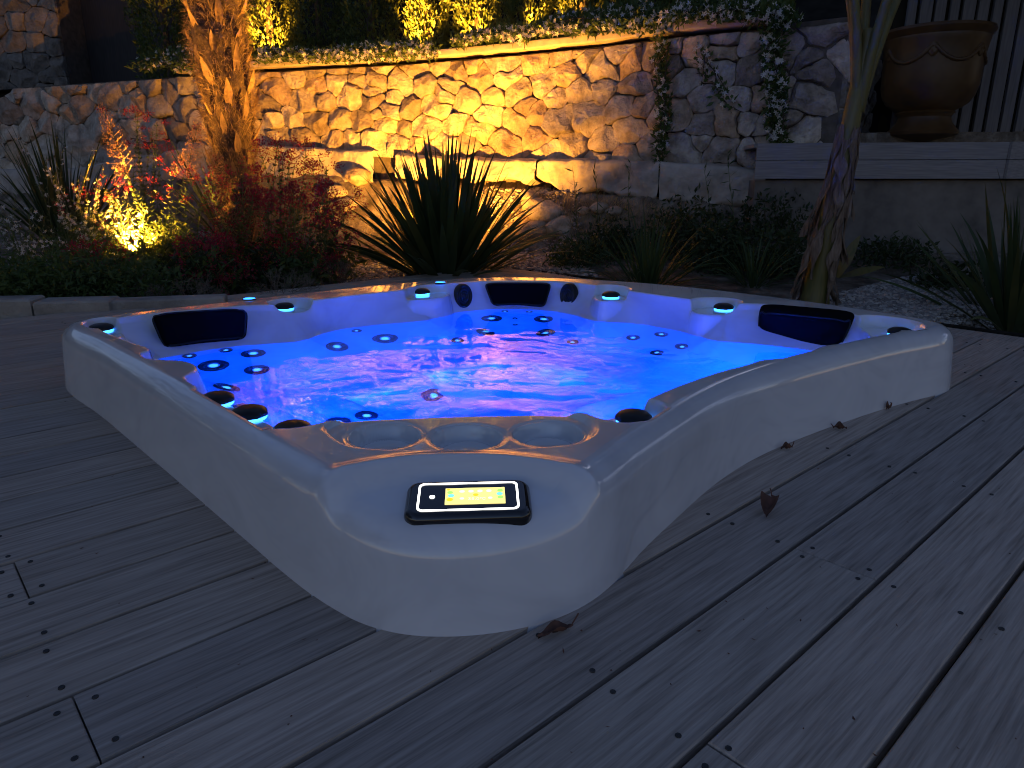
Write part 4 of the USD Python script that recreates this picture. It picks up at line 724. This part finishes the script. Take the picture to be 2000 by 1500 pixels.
# jasmine on the coping and hanging down the wall
def jasmine(label, px, n_leaf, n_fl, seed, jit=(.07, .09), thick=.10, off=.05, group=None):
    """px: list of (x, y, radius px) along the mass"""
    r = R_(seed); t = thing('jasmine', label, 'climbing plant'); P = np.array(px, float); L = np.r_[0, np.cumsum(np.hypot(*np.diff(P[:, :2], axis=0).T))]
    def pts(n, sc=1.0, o=0.0):
        u = r.uniform(0, L[-1], n); x = np.interp(u, L, P[:, 0]); y = np.interp(u, L, P[:, 1]); rad = np.interp(u, L, P[:, 2]); a = r.uniform(0, 6.283, n); q = np.sqrt(r.random(n)) * sc; lump = .55 + .9 * meshkit.fbm(np.c_[u * .045, a * .8, 0 * u + seed], 3, seed)
        x = x + rad * q * np.cos(a) * lump; y = y + rad * q * np.sin(a) * lump; out = np.empty((n, 3))
        for i in range(n): s, z = wall_px(x[i], y[i], off); w = off + o + r.uniform(-.02, thick) - max(0, z - CAPZ - .07) * 1.1; out[i] = [*(wall_xy(s) + wall_n(s) * w), z]
        return out
    c = pts(n_leaf); obj('foliage', leafcloud(c, r, .060, .028, .25, np.array([0, -.5, .1])), shrub_leaf, t, kind='stuff')
    c = pts(n_fl, 1.0, .03); obj('flowers', stars(c, r, .025), petal_white, t, kind='stuff')
    for k in range(6):
        a = pts(2); m = a.mean(0) + [0, -.02, .03]; obj('stem', tube(np.array([a[0], m, a[1]]), .004, 5), bark, t, smooth=True)
jasmine('thin dim jasmine trailing over the left coping behind the palm trunk', [(270, 118, 22), (345, 112, 28), (400, 130, 22)], 700, 90, 301)
jasmine('low flowering jasmine on the coping just right of the palm trunk', [(505, 106, 18), (570, 106, 18), (640, 110, 14)], 700, 170, 302, off=.08)
jasmine('bright flowering jasmine cushion on the lit coping left of the middle', [(650, 108, 14), (720, 102, 20), (790, 98, 24), (850, 100, 14)], 1100, 330, 303, off=.10)
jasmine('jasmine with separate bright white flower bunches above the lit coping', [(890, 80, 14), (960, 66, 20), (1035, 62, 22)], 800, 180, 304, off=.08)
jasmine('thick leafy jasmine mass on the coping right of the lit bunches', [(1050, 50, 24), (1130, 40, 34), (1210, 30, 36), (1290, 36, 34)], 1800, 300, 305)
jasmine('dim bluish jasmine over the right part of the coping', [(1310, 22, 28), (1400, 14, 30), (1490, 22, 28), (1545, 40, 26)], 1500, 260, 306)
jasmine('narrow jasmine trail hanging all the way down the stone wall', [(1290, 75, 14), (1296, 150, 13), (1297, 220, 14), (1292, 290, 12), (1290, 340, 8)], 600, 60, 307, thick=.05)
jasmine('broad ragged jasmine trail hanging at the right end of the stone wall', [(1505, 60, 20), (1510, 130, 24), (1520, 190, 22), (1512, 240, 18), (1525, 285, 16)], 900, 150, 308, thick=.06)
jasmine('little sprigs of jasmine scattered between the two hanging trails', [(1370, 100, 22), (1390, 160, 20), (1430, 210, 22)], 90, 26, 309, thick=.03)

# flowering shrubs on the left
def valerian(label, stems, seed, lit=False, leafn=40, base=None, hs=1.0):
    """stems: (tip x, tip y, depth, panicle length) in pixels of the photograph and metres; base pixel"""
    r = R_(seed); b = gpx(*base, np.mean([q[2] for q in stems])); t = thing('red_valerian', label, 'flowering plant', loc=b)
    for (x, y, Y, pl) in stems:
        tip = at_y(x, y, Y) - b; st0 = np.r_[r.normal(0, .06, 2), 0]; mid = st0 * .5 + tip * .5 + [r.normal(0, .03), r.normal(0, .03), .05]; q = spline(np.array([st0, mid, tip]), 14); stem = obj('stem', tube(q, np.linspace(.0045, .0022, 14), 5), stem_green, t, smooth=True)
        Ls = np.linalg.norm(np.diff(q, axis=0), axis=1).sum(); n = max(6, int(Ls / .05)) * 2; u = np.repeat(np.linspace(.12, max(.2, 1 - pl / Ls - .02), n // 2), 2); c = np.stack([np.interp(u, np.linspace(0, 1, 14), q[:, k]) for k in range(3)], 1); a = np.arange(n) * np.pi + np.repeat(np.arange(n // 2) * 1.57, 2) + r.normal(0, .3, n)
        d = unit(np.stack([np.cos(a), np.sin(a), np.full(n, .55)], 1)); s = unit(np.cross(d, [0, 0, 1.0])); obj('leaves', quads(c, d, s, (.075 - .035 * u) * r.uniform(.8, 1.2, n), (.030 - .012 * u), .12), shrub_leaf, t, kind='stuff')
        dirt = unit(q[-1] - q[-4]); ms, fl = [], []; m = max(3, int(pl / .022)) if pl > .05 else 1
        for k in range(m):
            uu = k / max(m - 1, 1); c0_ = q[-1] - dirt * pl * (1 - uu); rad = (.085 * (1 - uu) + .022) * hs
            for j in range(4 if m > 1 else 9):
                a = j * (1.571 if m > 1 else .7) + k * .8 + r.normal(0, .2); side = unit(np.cross(dirt, [0.3, 1, .1])); e = side * math.cos(a) + np.cross(dirt, side) * math.sin(a); en = c0_ + e * rad * r.uniform(.7, 1.2) + dirt * .022; 
                if m > 1: ms.append(tube(np.array([c0_, en]), .0014, 3, False))
                nn = 7 if m > 1 else 12; fl.append(en + r.standard_normal((nn, 3)) * (.009 if m > 1 else .014))
        c = np.vstack(fl); d = unit(c - (q[-1] - dirt * (pl + .03)) + r.standard_normal((len(c), 3)) * .02); s = unit(np.cross(d, r.standard_normal((len(c), 3)))); fm = quads(c, d, s, .015, .009)
        if m > 1: 
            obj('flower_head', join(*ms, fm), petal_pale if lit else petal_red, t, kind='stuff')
            c = q[-1] + r.standard_normal((26, 3)) * [.02, .02, .016]; obj('flower_head', leafcloud(c, r, .015, .010), petal_red, t, kind='stuff')
        else: obj('flower_head', fm, petal_red, t, kind='stuff')
    c = r.standard_normal((leafn * 4, 3)) * [.11, .11, .07] + [0, 0, .12]; obj('foliage', leafcloud(c, r, .075, .030, .6), shrub_leaf, t, kind='stuff')
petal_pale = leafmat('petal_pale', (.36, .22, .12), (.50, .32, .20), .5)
valerian('tall seeding valerian spire leaning left, brightly lit from below', [(200, 212, 5.9, .50), (238, 330, 5.9, .12)], 401, True, base=(318, 500))
valerian('upright seeding valerian spire brightly lit, left of the palm trunk', [(385, 250, 5.8, .42), (425, 310, 5.8, .2)], 402, True, base=(372, 505))
valerian('small valerian with a few round pink red heads in the lamp light', [(343, 322, 5.6, .02), (307, 368, 5.5, .02), (335, 388, 5.5, .02), (358, 342, 5.6, .02), (230, 378, 5.6, .02), (207, 370, 5.7, .02), (140, 390, 5.5, .02), (428, 355, 5.6, .02)], 403, base=(300, 530))
rv = R_(44)
for k, (lab, bx_, x0, x1, y0, y1, n, Y) in enumerate([('dark red valerian behind, against the wall left of the palm', (285, 420), 255, 320, 185, 300, 9, 7.1), ('dark crimson valerian clump in front of the palm base', (455, 545), 400, 510, 330, 520, 22, 5.0), ('tall crimson valerian just right of the palm trunk', (540, 500), 500, 610, 255, 400, 20, 5.4),
      ('bushy crimson valerian in shade left of the spiky clump', (590, 560), 530, 680, 360, 530, 26, 4.8), ('low dark red valerian at the left planter edge', (190, 590), 140, 240, 450, 560, 16, 4.6), ('dull crimson valerian right behind the tub corner', (400, 590), 330, 470, 470, 560, 16, 4.5), ('thin reddish valerian in front of the lit lower wall', (650, 520), 610, 700, 300, 470, 14, 5.3)]):
    valerian(lab, [(rv.uniform(x0, x1), y0 + (y1 - y0) * rv.random() ** 1.0, Y + rv.normal(0, .15), .02 if rv.random() < .55 else .09) for _ in range(n)], 410 + k, base=bx_, leafn=60)
def gaura(label, base, tips, seed, n_leaf=240):
    r = R_(seed); b = gpx(*base, np.mean([q[2] for q in tips])); t = thing('white_gaura', label, 'flowering plant', loc=b); fl = []; ms = []; bd = []
    for (x, y, Y) in tips:
        tip = at_y(x, y, Y) - b; q = spline(np.array([np.r_[r.normal(0, .05, 2), 0], tip * .5 + [r.normal(0, .03), r.normal(0, .03), .07], tip]), 12); obj('stem', tube(q, np.linspace(.0035, .0015, 12), 4), stem_green, t, smooth=True)
        u = r.uniform(.5, 1, 9); c = np.stack([np.interp(u, np.linspace(0, 1, 12), q[:, k]) for k in range(3)], 1); fl.append(c[:5] + r.standard_normal((5, 3)) * .012)
        u = np.r_[np.linspace(.1, .6, 14), np.linspace(.62, 1, 12)]; c = np.stack([np.interp(u, np.linspace(0, 1, 12), q[:, k]) for k in range(3)], 1); bd.append(leafcloud(c, r, .034, .009, .8))
    obj('leaves', join(*bd), stem_green, t, kind='stuff'); obj('flowers', stars(np.vstack(fl), r, .017), petal_white, t, kind='stuff')
    c = r.standard_normal((n_leaf, 3)) * [.14, .10, .08] + [0, 0, .1]; obj('foliage', leafcloud(c, r, .07, .018, .9), shrub_leaf, t, kind='stuff')
rg = R_(55)
gaura('wispy white flowered gaura at the far left edge of the bed', (60, 560), [(rg.uniform(-30, 90), rg.uniform(380, 500), 5.0 + rg.normal(0, .1)) for _ in range(20)], 501)
gaura('wispy gaura with glowing stems left of the ground lamp', (165, 540), [(rg.uniform(60, 240), rg.uniform(320, 480), 5.62 + rg.normal(0, .14)) for _ in range(36)], 502)
gaura('tall thin gaura sprays standing before the far left spiky clump', (120, 500), [(rg.uniform(20, 190), rg.uniform(265, 400), 5.9 + rg.normal(0, .1)) for _ in range(7)], 503)
gaura('leafy gaura tuft with upright glowing stems in front of the ground lamp', (215, 560), [(rg.uniform(120, 300), rg.uniform(400, 500), 5.7 + rg.normal(0, .1)) for _ in range(24)], 505, 500)
gaura('bright lit gaura tuft right beside the ground lamp', (255, 555), [(rg.uniform(190, 330), rg.uniform(370, 490), 5.8 + rg.normal(0, .1)) for _ in range(30)], 504, 420)
def lowbush(label, base, w, h, seed, mat=shrub_leaf, n=900, ln=.05, wd=.022, name='leafy_bush', up=.5):
    r = R_(seed); b = gpx(*base); t = thing(name, label, 'bush', loc=b); d = unit(r.standard_normal((n, 3))); d[:, 2] = abs(d[:, 2]); q = r.uniform(.35, 1, (n, 1)) * (.7 + .6 * meshkit.fbm(d * 2 + seed, 3, seed))[:, None]
    obj('foliage', leafcloud(d * q * [w, w * .8, h], r, ln, wd, up), mat, t, kind='stuff')
    for k in range(7): e = unit(r.standard_normal(3)) * [w, w * .8, h] * .8; e[2] = abs(e[2]); obj('stem', tube(np.array([[0, 0, 0], e * .5 + [0, 0, .03], e]), .004, 4), bark, t)
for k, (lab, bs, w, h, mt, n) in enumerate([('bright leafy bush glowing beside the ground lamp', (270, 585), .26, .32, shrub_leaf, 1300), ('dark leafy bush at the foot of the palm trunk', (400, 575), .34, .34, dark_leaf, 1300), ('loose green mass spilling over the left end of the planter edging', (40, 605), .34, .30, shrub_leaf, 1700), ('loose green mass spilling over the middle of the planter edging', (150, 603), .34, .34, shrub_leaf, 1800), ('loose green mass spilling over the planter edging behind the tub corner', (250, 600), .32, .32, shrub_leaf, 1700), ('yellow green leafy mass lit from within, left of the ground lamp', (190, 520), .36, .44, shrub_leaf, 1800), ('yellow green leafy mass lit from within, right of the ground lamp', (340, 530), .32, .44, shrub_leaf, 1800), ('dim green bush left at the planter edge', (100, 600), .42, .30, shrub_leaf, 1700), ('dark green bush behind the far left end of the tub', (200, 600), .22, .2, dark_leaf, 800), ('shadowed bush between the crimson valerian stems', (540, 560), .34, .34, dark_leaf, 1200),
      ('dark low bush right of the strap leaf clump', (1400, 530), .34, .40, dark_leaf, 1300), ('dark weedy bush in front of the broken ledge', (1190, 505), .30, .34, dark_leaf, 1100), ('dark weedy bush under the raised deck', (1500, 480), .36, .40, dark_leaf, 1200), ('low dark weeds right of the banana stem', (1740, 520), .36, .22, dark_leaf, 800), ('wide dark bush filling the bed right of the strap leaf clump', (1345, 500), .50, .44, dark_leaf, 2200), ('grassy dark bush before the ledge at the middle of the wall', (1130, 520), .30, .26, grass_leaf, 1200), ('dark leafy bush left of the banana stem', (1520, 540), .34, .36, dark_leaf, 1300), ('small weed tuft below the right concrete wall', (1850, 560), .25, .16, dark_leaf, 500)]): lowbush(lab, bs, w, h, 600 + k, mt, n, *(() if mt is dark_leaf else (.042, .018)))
def tallweed(label, base, tip, Y, seed):
    r = R_(seed); b = gpx(*base); t = thing('tall_weed', label, 'weed', loc=b); tp = at_y(*tip, Y) - b; q = spline(np.array([[0, 0, 0], tp * .5 + [r.normal(0, .03), 0, 0], tp]), 10); obj('stem', tube(q, np.linspace(.004, .0015, 10), 4), stem_green, t, smooth=True)
    u = np.linspace(.1, 1, 22); c = np.stack([np.interp(u, np.linspace(0, 1, 10), q[:, k]) for k in range(3)], 1); obj('leaves', leafcloud(c, r, .075, .012, .9), grass_leaf, t, kind='stuff')
for k, (lab, bs, tp) in enumerate([('thin weed before the ledge, leftmost of the five', (1130, 480), (1120, 335)), ('thin weed standing before the ledge, second of the five', (1165, 470), (1160, 325)), ('leafy weed standing before the ledge, third of the five', (1235, 480), (1232, 320)), ('tall weed beside the raised deck, fourth of the five', (1390, 480), (1375, 330)), ('tall grassy weed beside the raised deck end, last of the five', (1440, 480), (1420, 300))]): tallweed(lab, bs, tp, 5.7, 700 + k)
# dry grass fringe on the lit foot of the bank
r = R_(81); n = 1500; s = r.uniform(wall_px(1040, 420, .25)[0], wall_px(1330, 420, .25)[0], n); zt_ = .55 + .0 * s; o = r.uniform(.20, .42, n); xy = wall_xy(s) + wall_n(s) * o[:, None]; c = np.c_[xy, ground_z(xy[:, 0], xy[:, 1])]; d = unit(np.c_[r.normal(0, .2, n), r.normal(-.2, .15, n), -np.abs(r.normal(.4, .6, n)) + .9]); obj('dry_grass', quads(c, d, unit(np.cross(d, r.standard_normal((n, 3)))), r.uniform(.05, .16, n), .004), leafmat('straw', (.22, .17, .08), (.36, .29, .15), .3), label='dry straw grass on the bank below the broken ledge', cat='grass', kind='stuff')
# dead twiggy mounds
def twigs(label, base, w, h, seed):
    r = R_(seed); b = gpx(*base); t = thing('dry_shrub', label, 'shrub', loc=b); ms = []
    def grow(p, d, L, rad, dep):
        e = p + d * L; ms.append(tube(np.array([p, (p + e) / 2 + r.normal(0, .006, 3), e]), [rad, rad * .85, rad * .7], 3, False))
        if dep:
            for _ in range(2 if r.random() < .6 else 3): grow(e, unit(d + r.normal(0, .55, 3) + [0, 0, .12]), L * r.uniform(.65, .9), rad * .68, dep - 1)
    for k in range(13): a = r.uniform(0, 6.283); d = unit(np.array([math.cos(a) * w / h * .75, math.sin(a) * w / h * .75, r.uniform(.3, 1.1)])); grow(np.zeros(3), d, h * .34, .0035, 4)
    obj('twigs', join(*ms), twig_mat, t, kind='stuff')
for k, (lab, bs, w, h) in enumerate([('grey dead twiggy mound just behind the left tub rim', (385, 600), .20, .19), ('pale dead twiggy mound left of the spiky clump', (560, 590), .26, .24), ('dead twiggy mound nearest the spiky clump', (655, 565), .22, .22), ('small dead twig tuft on the left paving edge', (80, 620), .12, .12), ('dead twiggy mound in front of the lamp lit bush', (290, 603), .18, .15)]): twigs(lab, bs, w, h, 800 + k)
# fallen leaves on the deck
def fallen(label, px, L, W, rz, curl, seed, up=.0):
    b = at_z(*px, 0.002); t = np.linspace(0, 1, 10); w = W * np.sin(np.pi * (t * .96 + .02)) ** .8 / 2; x = (t - .5) * L; m_ = np.linspace(-1, 1, 5); r = R_(seed)
    v = np.array([[xx, ww * m, .004 + up * tt + curl * (m * m) * ww / W * 2 + .004 * math.sin(9 * tt + m * 3)] for xx, ww, tt in zip(x, w, t) for m in m_]); p = thing('fallen_leaf', label, 'leaf', loc=b, rz=rz); obj('blade', (v, grid_faces(10, 5)), dead_leaf, p, smooth=True); obj('stalk', tube(np.array([[L * .48, 0, .006 + up], [L * .6, .002, .012 + up], [L * .72, .006, .016 + up]]), .0012, 5), dead_leaf, p)
fallen('curled brown leaf lying alone on the right deck boards', (1500, 1000), .062, .036, 62, .024, 1, .018)
fallen('dark curled leaf tucked under the front nose of the tub', (1085, 1236), .062, .018, 28, .008, 2)
fallen('small dark leaf against the concave right side of the tub', (1640, 838), .036, .020, 170, .012, 3)
fallen('shrivelled leaf under the middle of the concave tub side', (1536, 877), .034, .014, 15, .010, 4)
fallen('tiny dead leaf at the tub foot near the right corner', (1735, 799), .028, .014, 35, .016, 5)
# crumbs of leaf and bark on the boards (uncountable)
r = R_(91); n = 110; pts = np.array([at_z(r.uniform(0, 2000), 680 + 820 * r.random() ** 1.2, 0.0015) for _ in range(n)]); pts = pts[[not HOLE.buffer(.06).contains(Point(*w2l(p)[:2])) for p in pts]]; d = unit(np.c_[r.standard_normal((len(pts), 2)), r.uniform(0, .25, len(pts))]); obj('leaf_crumbs', quads(pts, d, unit(np.cross(d, [0, 0, 1.0])), r.uniform(.003, .011, len(pts)), r.uniform(.0012, .004, len(pts)), .3), dead_leaf, label='tiny crumbs of dead leaf scattered over the deck boards', cat='debris', kind='stuff')
# ------------------------------------------------------------------ garden spotlights
def spot(label, pos, aim, power, cone, soft=.4, size=.03, shell=True):
    pos = np.asarray(pos, float); d = unit(np.asarray(aim, float) - pos); p = thing('garden_spotlight', label, 'spotlight', loc=pos)
    R = frame(d); obj('housing', place(lathe([(.0001, -.09), (.03, -.088), (.036, -.08), (.036, .028), (.031, .028), (.030, .002), (.0001, .0)], 20), R, [0, 0, 0]), spot_metal, p, smooth=40); obj('spike', tube(np.array([[0, 0, -.02], [0, 0, -.10], [0, 0, -.26]]) , [.01, .01, .004], 8), spot_metal, p)
    obj('lens', place(lathe([(.029, .004), (.018, .006), (.0001, .007)], 16), R, [0, 0, 0]), warm_lens, p, smooth=True)
    l = UsdLux.SphereLight.Define(stage, p + '/lamp'); l.CreateRadiusAttr(.022); l.CreateIntensityAttr(power); l.CreateColorAttr(Gf.Vec3f(*WARM)); l.CreateNormalizeAttr(True); x = l.GetPrim(); sh = UsdLux.ShapingAPI.Apply(x); sh.CreateShapingConeAngleAttr(cone); sh.CreateShapingConeSoftnessAttr(soft)
    M4 = Gf.Matrix4d(Gf.Rotation(Gf.Vec3d(0, 0, -1), Gf.Vec3d(*map(float, d))), Gf.Vec3d(*map(float, d * .035))); l.AddTransformOp().Set(M4)
sA = wall_px(985, 440)[0]; A = wall_xy(sA) + wall_n(sA) * 1.40; Ag = float(ground_z(A[0], A[1])); aimA = wall_xy(wall_px(840, 200)[0])
spot('small black spotlight hidden behind the spiky clump, shining up the wall', [A[0], A[1], Ag + .10], [aimA[0], aimA[1], 2.5], 255, 68, .75)
Bp = gpx(258, 515, 5.72); spot('small black spotlight among the left flowers, shining up the palm trunk', [Bp[0] , Bp[1], Bp[2] + .14], [pb[0] - .24, pb[1] - .05, 1.9], 330, 68, .5)
for k, (i, dx, pw, lab) in enumerate([(1, .25, 110, 'small spotlight behind the coping at the lit conifer by the palm'), (4, -.05, 150, 'small spotlight behind the coping at the brightest conifer'), (5, .05, 110, 'small spotlight behind the coping right of the brightest conifer'), (7, -.5, 80, 'small spotlight inside the jasmine mass')]):
    b = CB[i]; s = min(_wt.query(b[:2])[1], 399); nn = np.array([WT[s, 1], -WT[s, 0]]); q = b[:2] + nn * .50 + WT[s] * dx; spot(lab, [q[0], q[1], 1.86], [b[0], b[1], 2.7], pw, 30, .6)
#END
